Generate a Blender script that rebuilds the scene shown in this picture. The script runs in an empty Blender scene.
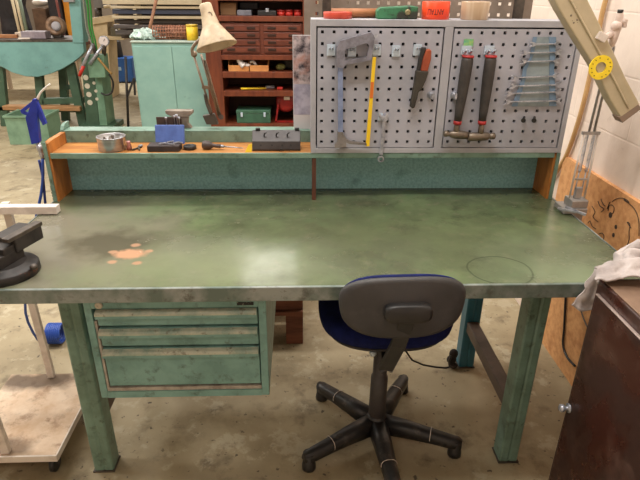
import bpy, bmesh, math, random
import numpy as np
from mathutils import Vector, Matrix, noise
random.seed(7)
C = bpy.context.scene.collection
R = math.radians
V = Vector

# ---------------------------------------------------------------- camera
FPX, PITCH, YAW, ROLL = 545.5, R(24.786), R(2.2941), R(.5195)
EYE = V((.9908, -1.2647, 1.5401))
_r = V((math.cos(YAW), -math.sin(YAW), 0))
_f = V((math.sin(YAW)*math.cos(PITCH), math.cos(YAW)*math.cos(PITCH), -math.sin(PITCH)))
_u = _r.cross(_f)
CR = math.cos(ROLL)*_r + math.sin(ROLL)*_u
CU = -math.sin(ROLL)*_r + math.cos(ROLL)*_u
cd = bpy.data.cameras.new('camera'); cam = bpy.data.objects.new('camera', cd); C.objects.link(cam)
cd.sensor_fit = 'HORIZONTAL'; cd.sensor_width = 36; cd.lens = FPX/640*36; cd.clip_start = .02
m3 = Matrix((CR, CU, -_f)).transposed()
cam.matrix_world = Matrix.Translation(EYE) @ m3.to_4x4()
bpy.context.scene.camera = cam

def at(u, v, a, val):
    """the point of the place on plane x|y|z = val that the photo shows at (u, v)"""
    d = _f + (u-320)/FPX*CR + (240-v)/FPX*CU
    i = 'xyz'.index(a)
    return EYE + d*((val-EYE[i])/d[i])

# ---------------------------------------------------------------- materials
def lin(c):
    return tuple(((x/255)/12.92 if x/255 <= .04045 else ((x/255+.055)/1.055)**2.4) for x in c)+(1,)
MATS = {}
def mat(name, c1, c2=None, scale=6, rough=.6, metal=0, bump=0, lo=.42, hi=.62, c3=None, s3=30, lo3=.58, hi3=.7,
        rough2=None, detail=6, stretch=None, alpha=1, trans=0, bscale=None, spec=.5, coat=0):
    if name in MATS: return MATS[name]
    m = bpy.data.materials.new(name); m.use_nodes = True; MATS[name] = m
    nt = m.node_tree; N = nt.nodes; L = nt.links; b = N['Principled BSDF']
    b.inputs['Roughness'].default_value = rough; b.inputs['Metallic'].default_value = metal
    b.inputs['Specular IOR Level'].default_value = spec; b.inputs['Coat Weight'].default_value = coat
    b.inputs['Base Color'].default_value = lin(c1)
    b.inputs['Alpha'].default_value = alpha; b.inputs['Transmission Weight'].default_value = trans
    tc = N.new('ShaderNodeTexCoord'); mp = N.new('ShaderNodeMapping'); L.new(tc.outputs['Object'], mp.inputs[0])
    if stretch: mp.inputs['Scale'].default_value = stretch
    def ns(s, d=detail):
        n = N.new('ShaderNodeTexNoise'); n.inputs['Scale'].default_value = s; n.inputs['Detail'].default_value = d
        n.inputs['Roughness'].default_value = .62
        L.new(mp.outputs[0], n.inputs['Vector']); return n
    def ramp(n, a, z):
        r = N.new('ShaderNodeMapRange'); r.inputs[1].default_value = a; r.inputs[2].default_value = z
        L.new(n.outputs[0], r.inputs[0]); return r
    def mix(f, a, bb):
        x = N.new('ShaderNodeMix'); x.data_type = 'RGBA'; L.new(f, x.inputs[0])
        for s, i in ((a, 6), (bb, 7)):
            if isinstance(s, tuple): x.inputs[i].default_value = s
            else: L.new(s, x.inputs[i])
        return x.outputs[2]
    col = lin(c1)
    if c2:
        n = ns(scale); f = ramp(n, lo, hi).outputs[0]; col = mix(f, lin(c1), lin(c2))
        if rough2 is not None:
            rr = N.new('ShaderNodeMapRange'); rr.inputs[3].default_value = rough; rr.inputs[4].default_value = rough2
            L.new(f, rr.inputs[0]); L.new(rr.outputs[0], b.inputs['Roughness'])
    if c3:
        f = ramp(ns(s3), lo3, hi3).outputs[0]; col = mix(f, col, lin(c3))
    if not isinstance(col, tuple): L.new(col, b.inputs['Base Color'])
    if bump:
        bn = N.new('ShaderNodeBump'); bn.inputs['Strength'].default_value = bump; bn.inputs['Distance'].default_value = .01
        L.new(ns(bscale or scale*3).outputs[0], bn.inputs['Height']); L.new(bn.outputs[0], b.inputs['Normal'])
    m['col'] = 1
    return m

def extra(m):
    """handles for adding shaped wear to a finished material"""
    nt = m.node_tree; b = nt.nodes['Principled BSDF']
    return nt, nt.nodes, nt.links, b

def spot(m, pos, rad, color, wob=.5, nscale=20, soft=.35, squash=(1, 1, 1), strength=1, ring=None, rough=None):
    """a stain, wear patch or painted shade with its own outline at world position pos"""
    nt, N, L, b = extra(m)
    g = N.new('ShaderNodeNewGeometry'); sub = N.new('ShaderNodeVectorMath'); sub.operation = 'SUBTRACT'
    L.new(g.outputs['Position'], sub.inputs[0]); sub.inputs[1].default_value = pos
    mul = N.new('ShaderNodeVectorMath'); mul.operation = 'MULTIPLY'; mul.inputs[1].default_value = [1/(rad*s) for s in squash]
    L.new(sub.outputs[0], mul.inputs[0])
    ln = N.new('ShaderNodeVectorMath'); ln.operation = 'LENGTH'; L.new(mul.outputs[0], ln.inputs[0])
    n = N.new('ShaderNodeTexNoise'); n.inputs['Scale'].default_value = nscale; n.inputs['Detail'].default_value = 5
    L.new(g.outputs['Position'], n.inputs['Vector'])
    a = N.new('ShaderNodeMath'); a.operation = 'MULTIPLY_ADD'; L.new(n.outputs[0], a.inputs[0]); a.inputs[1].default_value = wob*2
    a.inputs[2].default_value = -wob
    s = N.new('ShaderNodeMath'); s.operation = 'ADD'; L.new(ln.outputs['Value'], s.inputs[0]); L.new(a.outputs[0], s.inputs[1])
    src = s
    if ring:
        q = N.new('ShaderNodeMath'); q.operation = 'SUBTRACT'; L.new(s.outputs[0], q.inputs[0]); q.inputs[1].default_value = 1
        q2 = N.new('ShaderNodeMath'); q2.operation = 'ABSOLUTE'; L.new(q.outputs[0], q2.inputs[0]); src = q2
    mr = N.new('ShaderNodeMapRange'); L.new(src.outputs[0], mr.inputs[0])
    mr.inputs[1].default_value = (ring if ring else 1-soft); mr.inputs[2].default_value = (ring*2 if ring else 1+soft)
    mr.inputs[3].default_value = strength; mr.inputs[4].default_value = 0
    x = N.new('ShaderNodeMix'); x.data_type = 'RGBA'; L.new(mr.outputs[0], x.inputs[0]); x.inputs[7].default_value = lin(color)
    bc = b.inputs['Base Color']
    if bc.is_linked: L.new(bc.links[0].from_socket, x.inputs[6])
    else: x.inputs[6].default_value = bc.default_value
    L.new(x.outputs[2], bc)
    if rough is not None:
        y = N.new('ShaderNodeMix'); L.new(mr.outputs[0], y.inputs[0]); y.inputs[3].default_value = rough
        br = b.inputs['Roughness']
        if br.is_linked: L.new(br.links[0].from_socket, y.inputs[2])
        else: y.inputs[2].default_value = br.default_value
        L.new(y.outputs[0], br)

# ---------------------------------------------------------------- mesh builder
class MB:
    def __init__(s): s.bm = bmesh.new()
    def faces(s, pts, fs, smooth=False):
        vs = [s.bm.verts.new(p) for p in pts]
        for f in fs:
            try:
                q = s.bm.faces.new([vs[i] for i in f]); q.smooth = smooth
            except ValueError: pass
        return s
    def box(s, lo, hi, bev=.0, rot=None):
        lo = V(lo); hi = V(hi); c = (lo+hi)/2; d = (hi-lo)
        t = bmesh.new(); bmesh.ops.create_cube(t, size=1)
        bmesh.ops.scale(t, vec=(abs(d.x), abs(d.y), abs(d.z)), verts=t.verts)
        if bev: bmesh.ops.bevel(t, geom=list(t.edges), offset=min(bev, .45*min(abs(d.x), abs(d.y), abs(d.z))), segments=2, affect='EDGES', profile=.5)
        M_ = Matrix.Translation(c) @ (rot.to_4x4() if rot else Matrix.Identity(4))
        return s.merge(t, M_)
    def merge(s, t, M_=None):
        if M_ is not None: bmesh.ops.transform(t, matrix=M_, verts=t.verts)
        mp = {v: s.bm.verts.new(v.co) for v in t.verts}
        for f in t.faces:
            try:
                q = s.bm.faces.new([mp[v] for v in f.verts]); q.smooth = f.smooth
            except ValueError: pass
        t.free(); return s
    def bar(s, p0, p1, w, h, up=(0, 0, 1), bev=.0):
        p0 = V(p0); p1 = V(p1); d = p1-p0; x = d.normalized(); up = V(up)
        y = up.cross(x)
        if y.length < 1e-4: y = V((0, 1, 0)).cross(x)
        y.normalize(); z = x.cross(y)
        t = bmesh.new(); bmesh.ops.create_cube(t, size=1); bmesh.ops.scale(t, vec=(d.length, w, h), verts=t.verts)
        if bev: bmesh.ops.bevel(t, geom=list(t.edges), offset=min(bev, .45*min(w, h)), segments=2, affect='EDGES', profile=.5)
        m = Matrix((x, y, z)).transposed().to_4x4(); m.translation = (p0+p1)/2
        return s.merge(t, m)
    def lathe(s, p0, axis, prof, seg=20, caps=True):
        """prof: list of (distance along axis, radius)"""
        p0 = V(p0); a = V(axis).normalized(); e = a.orthogonal().normalized(); f = a.cross(e)
        pts = []; fs = []
        for d, r in prof:
            for k in range(seg):
                t = 2*math.pi*k/seg; pts.append(p0+a*d+(e*math.cos(t)+f*math.sin(t))*max(r, 1e-5))
        n = len(prof)
        for i in range(n-1):
            for k in range(seg):
                k2 = (k+1) % seg; fs.append((i*seg+k, i*seg+k2, (i+1)*seg+k2, (i+1)*seg+k))
        if caps:
            fs.append(tuple(range(seg))[::-1]); fs.append(tuple((n-1)*seg+k for k in range(seg)))
        vs = [s.bm.verts.new(p) for p in pts]
        for j, fc in enumerate(fs):
            try:
                q = s.bm.faces.new([vs[i] for i in fc]); q.smooth = len(fc) == 4
            except ValueError: pass
        return s
    def cyl(s, p0, p1, r, r1=None, seg=16):
        p0 = V(p0); p1 = V(p1); return s.lathe(p0, p1-p0, [(0, r), ((p1-p0).length, r if r1 is None else r1)], seg)
    def tube(s, path, r, seg=8, smooth=4):
        P = [V(p) for p in path]
        if smooth and len(P) > 2:
            Q = []
            for i in range(len(P)-1):
                a = P[max(i-1, 0)]; b = P[i]; c = P[i+1]; d = P[min(i+2, len(P)-1)]
                for k in range(smooth):
                    t = k/smooth
                    Q.append(.5*((2*b)+(c-a)*t+(2*a-5*b+4*c-d)*t*t+(3*b-a-3*c+d)*t**3))
            P = Q+[P[-1]]
        rs = r if isinstance(r, (list, tuple)) else None
        pts = []; fs = []; e = None
        for i, p in enumerate(P):
            t = (P[min(i+1, len(P)-1)]-P[max(i-1, 0)]).normalized()
            if e is None: e = t.orthogonal().normalized()
            else:
                e = (e-t*e.dot(t)); e = e.normalized() if e.length > 1e-6 else t.orthogonal().normalized()
            f = t.cross(e)
            rr = r if rs is None else np.interp(i/(len(P)-1), np.linspace(0, 1, len(rs)), rs)
            for k in range(seg):
                w = 2*math.pi*k/seg; pts.append(p+(e*math.cos(w)+f*math.sin(w))*float(rr))
        n = len(P)
        for i in range(n-1):
            for k in range(seg):
                k2 = (k+1) % seg; fs.append((i*seg+k, i*seg+k2, (i+1)*seg+k2, (i+1)*seg+k))
        fs.append(tuple(range(seg))[::-1]); fs.append(tuple((n-1)*seg+k for k in range(seg)))
        return s.faces(pts, fs, True)
    def ball(s, c, r, sc=(1, 1, 1), sub=2):
        t = bmesh.new(); bmesh.ops.create_icosphere(t, subdivisions=sub, radius=r)
        for f in t.faces: f.smooth = True
        return s.merge(t, Matrix.Translation(V(c)) @ Matrix.Diagonal((*sc, 1)))
    def prism(s, poly, vec, bev=0):
        """polygon of 3D points extruded by vec"""
        P = [V(p) for p in poly]; n = len(P); v = V(vec)
        t = bmesh.new()
        a = [t.verts.new(p) for p in P]; b = [t.verts.new(p+v) for p in P]
        t.faces.new(a[::-1]); t.faces.new(b)
        for i in range(n): t.faces.new((a[i], a[(i+1) % n], b[(i+1) % n], b[i]))
        bmesh.ops.recalc_face_normals(t, faces=t.faces)
        if bev: bmesh.ops.bevel(t, geom=list(t.edges), offset=bev, segments=2, affect='EDGES', profile=.5, clamp_overlap=True)
        return s.merge(t)
    def frame(s, outer, inner, vec):
        """ring between two polygons of equal length, extruded"""
        n = len(outer); v = V(vec); o = [V(p) for p in outer]; q = [V(p) for p in inner]
        pts = o+q+[p+v for p in o]+[p+v for p in q]; fs = []
        for i in range(n):
            j = (i+1) % n
            fs += [(i, j, n+j, n+i), (2*n+i, 3*n+i, 3*n+j, 2*n+j), (i, 2*n+i, 2*n+j, j), (n+i, n+j, 3*n+j, 3*n+i)]
        return s.faces(pts, fs)
    def cushion(s, c, U, W, N_, w, h, t, n=2.6, seg=40, lay=None, dish=0, taper=0):
        """rounded slab: superellipse w x h across U, W, thick t along N_"""
        c = V(c); U = V(U).normalized(); W = V(W).normalized(); N_ = V(N_).normalized()
        lay = lay or [(-.5, .0), (-.5, .8), (-.42, .93), (-.25, .99), (0, 1), (.25, .99), (.42, .93), (.5, .8), (.5, .0)]
        pts = []; fs = []
        for z, k in lay:
            for i in range(seg):
                a = 2*math.pi*i/seg; ca, sa = math.cos(a), math.sin(a)
                x = math.copysign(abs(ca)**(2/n), ca); y = math.copysign(abs(sa)**(2/n), sa)
                k2 = max(k, .02)
                pts.append(c+U*(w/2*x*k2*(1+taper*(y-1)))+W*(h/2*y*k2)+N_*(z*t+dish*((x*k2)**2-.5)))
        m = len(lay)
        for i in range(m-1):
            for k in range(seg):
                k2 = (k+1) % seg; fs.append((i*seg+k, i*seg+k2, (i+1)*seg+k2, (i+1)*seg+k))
        fs.append(tuple(range(seg))[::-1]); fs.append(tuple((m-1)*seg+k for k in range(seg)))
        return s.faces(pts, fs, True)
    def grid(s, rows, smooth=True):
        n = len(rows[0]); pts = [p for r in rows for p in r]; fs = []
        for i in range(len(rows)-1):
            for k in range(n-1): fs.append((i*n+k, i*n+k+1, (i+1)*n+k+1, (i+1)*n+k))
        return s.faces(pts, fs, smooth)
    def perf(s, x0, x1, z0, z1, y, t, nx, ny, pitch, hole):
        """sheet in the plane y with nx x ny square holes, thickness t going to +y"""
        cx, cz = (x0+x1)/2, (z0+z1)/2
        def edges(a, b, c, n, pitch):
            E = [a]
            for i in range(n):
                m = c+(i-(n-1)/2)*pitch; E += [m-hole/2, m+hole/2]
            return E+[b]
        X = edges(x0, x1, cx, nx, pitch[0]); Z = edges(z0, z1, cz+(.004 if nx == 11 else 0), ny, pitch[1])
        F = {}
        for k, yy in ((0, y), (1, y+t)):
            for i, x in enumerate(X):
                for j, z in enumerate(Z): F[i, j, k] = s.bm.verts.new((x, yy, z))
        isH = lambda i, j: i % 2 == 1 and j % 2 == 1
        for i in range(len(X)-1):
            for j in range(len(Z)-1):
                if isH(i, j):
                    q = [(i, j), (i+1, j), (i+1, j+1), (i, j+1)]
                    for a in range(4):
                        A = q[a]; B = q[(a+1) % 4]
                        s.bm.faces.new((F[A+(0,)], F[A+(1,)], F[B+(1,)], F[B+(0,)]))
                else:
                    s.bm.faces.new((F[i, j, 0], F[i+1, j, 0], F[i+1, j+1, 0], F[i, j+1, 0]))
                    s.bm.faces.new((F[i, j, 1], F[i, j+1, 1], F[i+1, j+1, 1], F[i+1, j, 1]))
        nX, nZ = len(X)-1, len(Z)-1
        for j in range(nZ):
            for i in (0, nX): s.bm.faces.new((F[i, j, 0], F[i, j+1, 0], F[i, j+1, 1], F[i, j, 1]))
        for i in range(nX):
            for j in (0, nZ): s.bm.faces.new((F[i, j, 0], F[i, j, 1], F[i+1, j, 1], F[i+1, j, 0]))
        return s
    def wobble(s, amp, scale=8, seed=0):
        for v in s.bm.verts:
            n = noise.noise_vector(v.co*scale+V((seed*7.1, seed*3.3, 0))); v.co += n*amp
        return s
    def build(s, name, m, parent=None, label=None, cat=None, group=None, kind=None):
        if parent is None:
            cs = [v.co for v in s.bm.verts]
            mn = V([min(c[i] for c in cs) for i in range(3)]); mx = V([max(c[i] for c in cs) for i in range(3)])
            o0 = V(((mn.x+mx.x)/2, (mn.y+mx.y)/2, mn.z))
        else: o0 = wl(parent)
        for v in s.bm.verts: v.co -= o0
        bmesh.ops.recalc_face_normals(s.bm, faces=s.bm.faces)
        me = bpy.data.meshes.new(name); s.bm.to_mesh(me); s.bm.free()
        me.materials.append(m)
        o = bpy.data.objects.new(name, me); C.objects.link(o)
        if parent is None: o.location = o0
        else: o.parent = parent
        return tag(o, label, cat, group, kind)

def wl(o):
    p = V((0, 0, 0))
    while o: p += o.location; o = o.parent
    return p
def tag(o, label=None, cat=None, group=None, kind=None):
    for k, v in (('label', label), ('category', cat), ('group', group), ('kind', kind)):
        if v: o[k] = v
    return o
def thing(name, loc, label, cat, group=None):
    o = bpy.data.objects.new(name, None); C.objects.link(o); o.location = loc; o.empty_display_size = .05
    return tag(o, label, cat, group)
def clone(o, delta=None, parent=None, label=None):
    c = o.copy(); C.objects.link(c); c.parent = parent
    if delta is not None: c.location = o.location+V(delta)
    if label: c['label'] = label
    for ch in list(o.children): clone(ch, None, c)
    return c
def pxl(pts, a, val): return [at(u, v, a, val) for u, v in pts]
def text_mesh(txt, size):
    cu = bpy.data.curves.new('t', 'FONT'); cu.body = txt; cu.size = size; cu.align_x = 'CENTER'; cu.align_y = 'CENTER'
    o = bpy.data.objects.new('t', cu); C.objects.link(o)
    bpy.context.view_layer.update()
    me = bpy.data.meshes.new_from_object(o.evaluated_get(bpy.context.evaluated_depsgraph_get()))
    t = bmesh.new(); t.from_mesh(me); bpy.data.objects.remove(o); bpy.data.curves.remove(cu); bpy.data.meshes.remove(me)
    return t

# palette ---------------------------------------------------------------
m_top = mat('bench_linoleum', (104, 118, 84), (76, 82, 60), scale=4, rough=.15, rough2=.3, lo=.38, hi=.66, c3=(118, 116, 94), s3=22, lo3=.54, hi3=.78, bump=.02, bscale=90, detail=9)
m_edge = mat('worn_edge_steel', (144, 150, 146), (98, 112, 104), scale=9, rough=.42, metal=.25, c3=(78, 62, 50), s3=40, lo3=.62, hi3=.74)
m_green = mat('green_machine_paint', (118, 148, 134), (98, 124, 110), scale=7, rough=.42, c3=(62, 72, 58), s3=26, lo3=.57, hi3=.74)
m_drawer = mat('drawer_green_paint', (126, 168, 162), (106, 146, 140), scale=8, rough=.42, c3=(70, 78, 66), s3=30, lo3=.56, hi3=.78)
m_grip = mat('worn_drawer_grip', (186, 190, 172), (140, 160, 146), scale=16, rough=.45, c3=(100, 92, 74), s3=44, lo3=.56, hi3=.7)
m_teal = mat('teal_hammered_paint', (140, 188, 192), (116, 164, 168), scale=110, rough=.4, c3=(84, 122, 124), s3=9, lo3=.58, hi3=.8, bump=.25, bscale=160)
m_tealm = mat('teal_machine_paint', (114, 160, 156), (102, 146, 142), scale=5, rough=.5, c3=(84, 104, 96), s3=14, lo3=.64, hi3=.78)
m_cabt = mat('pale_teal_paint', (134, 172, 162), (122, 160, 152), scale=4, rough=.5, c3=(100, 128, 118), s3=9, lo3=.66, hi3=.82)
m_wood = mat('varnished_board', (184, 128, 68), (158, 102, 50), scale=6, rough=.45, stretch=(1, 6, 6), c3=(120, 80, 44), s3=20, lo3=.64, hi3=.8)
m_woodd = mat('side_plywood', (190, 124, 58), (156, 94, 40), scale=5, rough=.5, stretch=(4, 4, 1))
m_brown = mat('dark_brown_wood', (104, 62, 44), (84, 48, 34), scale=10, rough=.6)
m_grey = mat('cabinet_grey_paint', (172, 172, 178), (156, 156, 163), scale=6, rough=.5, c3=(150, 140, 134), s3=16, lo3=.66, hi3=.82)
m_peg = mat('grey_panel_paint', (172, 172, 182), (156, 157, 166), scale=5, rough=.5, c3=(140, 130, 126), s3=12, lo3=.66, hi3=.8)
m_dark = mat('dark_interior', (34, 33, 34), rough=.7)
m_black = mat('black_plastic', (30, 29, 29), (40, 38, 37), scale=20, rough=.45)
m_steel = mat('bright_steel', (190, 193, 202), (142, 146, 156), scale=40, rough=.28, metal=.5)
m_zinc = mat('zinc_plate', (196, 212, 226), (176, 192, 208), scale=25, rough=.35, metal=.25)
m_iron = mat('dull_iron', (98, 90, 82), (70, 64, 60), scale=22, rough=.5, metal=.6)
m_cast = mat('dark_cast_iron', (60, 55, 52), (40, 37, 36), scale=16, rough=.5, metal=.3, c3=(116, 66, 42), s3=18, lo3=.66, hi3=.74)
m_oldw = mat('aged_cream_enamel', (206, 188, 158), (176, 156, 130), scale=16, rough=.5, c3=(120, 98, 76), s3=30, lo3=.66, hi3=.78)
m_cream = mat('cream_lamp_enamel', (190, 176, 146), (176, 162, 132), scale=7, rough=.5, c3=(150, 130, 96), s3=20, lo3=.66, hi3=.8)
m_white = mat('white_painted_wood', (226, 216, 206), (204, 192, 182), scale=12, rough=.6)
m_blue = mat('blue_plastic', (30, 52, 158), (24, 42, 136), scale=20, rough=.4)
m_hose = mat('blue_hose', (36, 74, 160), rough=.4)
m_red = mat('red_plastic', (196, 48, 36), rough=.45)
m_yel = mat('yellow_plastic', (232, 196, 40), (214, 176, 36), scale=20, rough=.5)
m_book = mat('mahogany', (112, 55, 31), (90, 41, 23), scale=4, rough=.45, stretch=(8, 8, 1))
m_bookd = mat('mahogany_drawers', (108, 54, 36), (88, 42, 28), scale=5, rough=.45, stretch=(1, 8, 8))
m_card = mat('cardboard', (206, 144, 82), (190, 126, 70), scale=9, rough=.8)

# ---------------------------------------------------------------- setting
WX = 2.167
m_floor = mat('concrete_floor', (168, 154, 124), (134, 120, 92), scale=2.2, rough=.62, lo=.4, hi=.7, c3=(98, 84, 62), s3=8, lo3=.55, hi3=.74, bump=.05, bscale=40, detail=9)
def slab_joints():
    nt, N, L, b = extra(m_floor)
    tc = N.new('ShaderNodeTexCoord'); n = N.new('ShaderNodeTexNoise'); n.inputs['Scale'].default_value = 42; n.inputs['Detail'].default_value = 3
    L.new(tc.outputs['Object'], n.inputs['Vector'])
    mr = N.new('ShaderNodeMapRange'); mr.inputs[1].default_value = .66; mr.inputs[2].default_value = .72; L.new(n.outputs[0], mr.inputs[0])
    x = N.new('ShaderNodeMix'); x.data_type = 'RGBA'; L.new(mr.outputs[0], x.inputs[0]); x.inputs[7].default_value = lin((84, 72, 56))
    L.new(b.inputs['Base Color'].links[0].from_socket, x.inputs[6]); L.new(x.outputs[2], b.inputs['Base Color'])
slab_joints()
def grime(m, scale, a, z, color, strength=.8, seed=0):
    nt, N, L, b = extra(m)
    g = N.new('ShaderNodeTexCoord'); mp = N.new('ShaderNodeMapping'); mp.inputs['Location'].default_value = (seed, seed*2, 0); L.new(g.outputs['Object'], mp.inputs[0])
    n = N.new('ShaderNodeTexNoise'); n.inputs['Scale'].default_value = scale; n.inputs['Detail'].default_value = 10; n.inputs['Roughness'].default_value = .7
    L.new(mp.outputs[0], n.inputs['Vector'])
    mr = N.new('ShaderNodeMapRange'); mr.inputs[1].default_value = a; mr.inputs[2].default_value = z; mr.inputs[4].default_value = strength; L.new(n.outputs[0], mr.inputs[0])
    x = N.new('ShaderNodeMix'); x.data_type = 'RGBA'; L.new(mr.outputs[0], x.inputs[0]); x.inputs[7].default_value = lin(color)
    L.new(b.inputs['Base Color'].links[0].from_socket, x.inputs[6]); L.new(x.outputs[2], b.inputs['Base Color'])
grime(m_top, 9, .52, .70, (58, 62, 44), .75, 3)
grime(m_top, 3.5, .54, .68, (88, 112, 76), .6, 8)
grime(m_floor, 5, .54, .7, (112, 98, 70), .6, 4)
grime(m_edge, 22, .56, .68, (84, 84, 76), .8, 2)
grime(m_green, 14, .56, .72, (66, 82, 70), .7, 5)
grime(m_drawer, 12, .54, .72, (80, 104, 96), .7, 6)
grime(m_floor, 7, .56, .62, (188, 178, 152), .55, 11)
MB().box((-6, -3.2, -.1), (WX+.15, 12.7, 0)).build('floor', m_floor, kind='structure')
m_wall = mat('white_brick_paint', (236, 220, 206), (222, 204, 190), scale=3, rough=.75, c3=(196, 176, 160), s3=14, lo3=.64, hi3=.84, bump=.12, bscale=24)
def brick_bump():
    nt, N, L, b = extra(m_wall)
    tc = N.new('ShaderNodeTexCoord'); sp = N.new('ShaderNodeSeparateXYZ'); cb = N.new('ShaderNodeCombineXYZ')
    L.new(tc.outputs['Object'], sp.inputs[0]); ad = N.new('ShaderNodeMath'); L.new(sp.outputs[0], ad.inputs[0]); L.new(sp.outputs[1], ad.inputs[1])
    L.new(ad.outputs[0], cb.inputs[0]); L.new(sp.outputs[2], cb.inputs[1])
    br = N.new('ShaderNodeTexBrick'); br.inputs['Scale'].default_value = 1; br.inputs['Brick Width'].default_value = .42
    br.inputs['Row Height'].default_value = .21; br.inputs['Mortar Size'].default_value = .005; br.inputs['Mortar Smooth'].default_value = .8
    L.new(cb.outputs[0], br.inputs['Vector'])
    bn = N.new('ShaderNodeBump'); bn.inputs['Strength'].default_value = .25; bn.inputs['Distance'].default_value = .004; bn.invert = True
    L.new(br.outputs['Fac'], bn.inputs['Height'])
    old = b.inputs['Normal'].links[0].from_node; L.new(bn.outputs[0], old.inputs['Normal'])
brick_bump()
MB().box((WX, -3.2, 0), (WX+.15, 12.7, 3.4)).build('wall_right', m_wall, kind='structure')
MB().box((-6, 12.5, 0), (WX, 12.7, 3.4)).build('wall_back', mat('back_wall_paint', (150, 138, 124), (130, 118, 104), scale=2, rough=.8), kind='structure')
MB().box((-6.15, -3.2, 0), (-6, 12.7, 3.4)).build('wall_left', m_wall, kind='structure')
MB().box((-6, -3.35, 0), (WX, -3.2, 3.4)).build('wall_front', m_wall, kind='structure')
m_ceil = mat('ceiling_paint', (206, 198, 186), rough=.9)
MB().box((-6.15, -3.35, 3.4), (WX+.15, 12.7, 3.5)).build('ceiling', m_ceil, kind='structure')

# chipboard sheet fixed low along the right wall, with a pencilled face
m_chip = mat('chipboard', (222, 168, 114), (202, 144, 92), scale=34, rough=.75, c3=(164, 104, 60), s3=7, lo3=.56, hi3=.8, bump=.06, bscale=90)
CX = WX-.018
ct = at(590, 172, 'x', CX).z
cb_ = thing('chipboard_panel', (CX, .1, 0), 'orange chipboard sheet with a pencilled face fixed low along the right wall', 'board')
MB().box((CX, -1.2, 0), (WX, 1.02, ct)).build('board', m_chip, cb_)
m_pen = mat('pencil_line', (66, 50, 40), rough=.8)
dr = MB()
def stroke(pts, r=.0015, close=False):
    P = pxl(pts, 'x', CX-.0015)
    if close: P.append(P[0])
    dr.tube(P, r, 5, 3)
for s_ in ([(592, 206), (595, 212), (593, 217), (598, 222)], [(598, 201), (600, 206), (604, 209), (601, 212)], [(588, 223), (590, 221), (592, 226), (596, 229)],
           [(601, 199), (603, 204), (605, 206)], [(612, 202), (616, 199), (622, 198), (627, 200), (629, 203), (624, 199)],
           [(624, 200), (632, 206), (637, 214), (639, 224), (639, 236)], [(628, 222), (630, 225), (629, 232), (629, 240), (626, 247), (620, 251), (618, 253)],
           [(627, 222), (631, 228)], [(608, 211), (609, 206), (612, 205), (614, 208), (613, 213), (609, 214)], [(599, 234), (602, 233), (604, 236), (603, 240), (601, 239)],
           [(607, 209), (609, 204), (610, 202)]): stroke(s_)
for u, v, r in ((610.5, 215, .011), (616, 227, .008), (613.5, 235, .008)):
    p = at(u, v, 'x', CX-.001); dr.lathe(p, (-1, 0, 0), [(0, r), (.0012, r)], 12)
dr.build('pencil_face', m_pen, cb_)

# ---------------------------------------------------------------- workbench
H = .82; XL, XR = .088, 1.952; BD = .84
bench = thing('workbench', (1.03, .4, 0), 'long green steel workbench with worn linoleum top in the centre', 'workbench')
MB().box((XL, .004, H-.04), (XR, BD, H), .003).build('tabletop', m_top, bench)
MB().box((XL, -.006, H-.041), (XR, .004, H+.0015), .002).box((XL-.004, -.006, H-.041), (XL, BD, H+.0015), .001).box((XR, -.006, H-.041), (XR+.004, BD, H+.0015), .001).build('edge_trim', m_edge, bench, label='worn bare steel edging')
# wear on the top: pale rubbed zone at the vise, burnt copper stain, dark smears, scratched ring; last, shade painted along the back
spot(m_top, (.25, .3, H), .3, (124, 118, 104), wob=.7, nscale=6, soft=.5, squash=(1, 1.2, 1), strength=.8)
spot(m_top, at(215, 265, 'z', H), .2, (132, 138, 112), wob=.6, nscale=7, soft=.6, squash=(1.5, .8, 1), strength=.6)
spot(m_top, at(560, 270, 'z', H), .16, (128, 142, 112), wob=.5, nscale=7, soft=.6, squash=(1, 1.2, 1), strength=.5)
spot(m_top, at(115, 243, 'z', H), .11, (70, 66, 52), wob=.9, nscale=14, soft=.4, squash=(1.3, .9, 1), strength=.7)
spot(m_top, at(90, 200, 'z', H), .12, (70, 74, 56), wob=.6, nscale=9, soft=.5, squash=(1.3, .6, 1), strength=.7)
spot(m_top, at(330, 228, 'z', H), .22, (78, 80, 60), wob=.7, nscale=7, soft=.5, squash=(1.2, .8, 1), strength=.5)
spot(m_top, at(455, 245, 'z', H), .22, (80, 84, 62), wob=.7, nscale=6, soft=.6, squash=(1.2, .8, 1), strength=.6)
spot(m_top, at(130, 254, 'z', H), .036, (184, 142, 112), wob=.35, nscale=60, soft=.25, squash=(1.25, .85, 1))
for u, v, r in ((113, 252, .012), (136, 245, .013), (149, 251, .011), (112, 262, .012), (137, 263, .012)):
    spot(m_top, at(u, v, 'z', H), r, (180, 140, 112), wob=.35, nscale=60, soft=.3, squash=(1.1, .9, 1), strength=.8)
spot(m_top, at(500, 270, 'z', H), .085, (60, 68, 48), wob=.1, nscale=8, squash=(1.05, 1.0, 1), ring=.02, strength=.7)
spot(m_top, (1.0, .78, H), .07, (52, 56, 44), wob=.3, nscale=12, soft=.6, squash=(13.5, .5, 1), strength=.8)  # painted shade: dark band in the colour along the back panel
m_tl = mat('blue_teal_paint', (52, 112, 132), (44, 98, 116), scale=7, rough=.42)
def leg(x, y, name='leg', m_=m_green):
    w = .066; y2 = y+.062
    # bent steel channel: folded front face with a central crease
    poly = [(x, y+.004), (x+.006, y), (x+.027, y), (x+.034, y+.003), (x+.041, y), (x+.061, y), (x+w, y+.005), (x+w, y2), (x, y2)]
    b = MB().prism([(a, c, .006) for a, c in poly], (0, 0, H-.047))
    l = b.build(name, m_, bench, label='blue-teal leg' if m_ is m_tl else None)
    MB().box((x-.004, y-.005, 0), (x+w+.004, y2+.006, .006), .001).build('foot_plate', m_iron, l)
    return l
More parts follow.
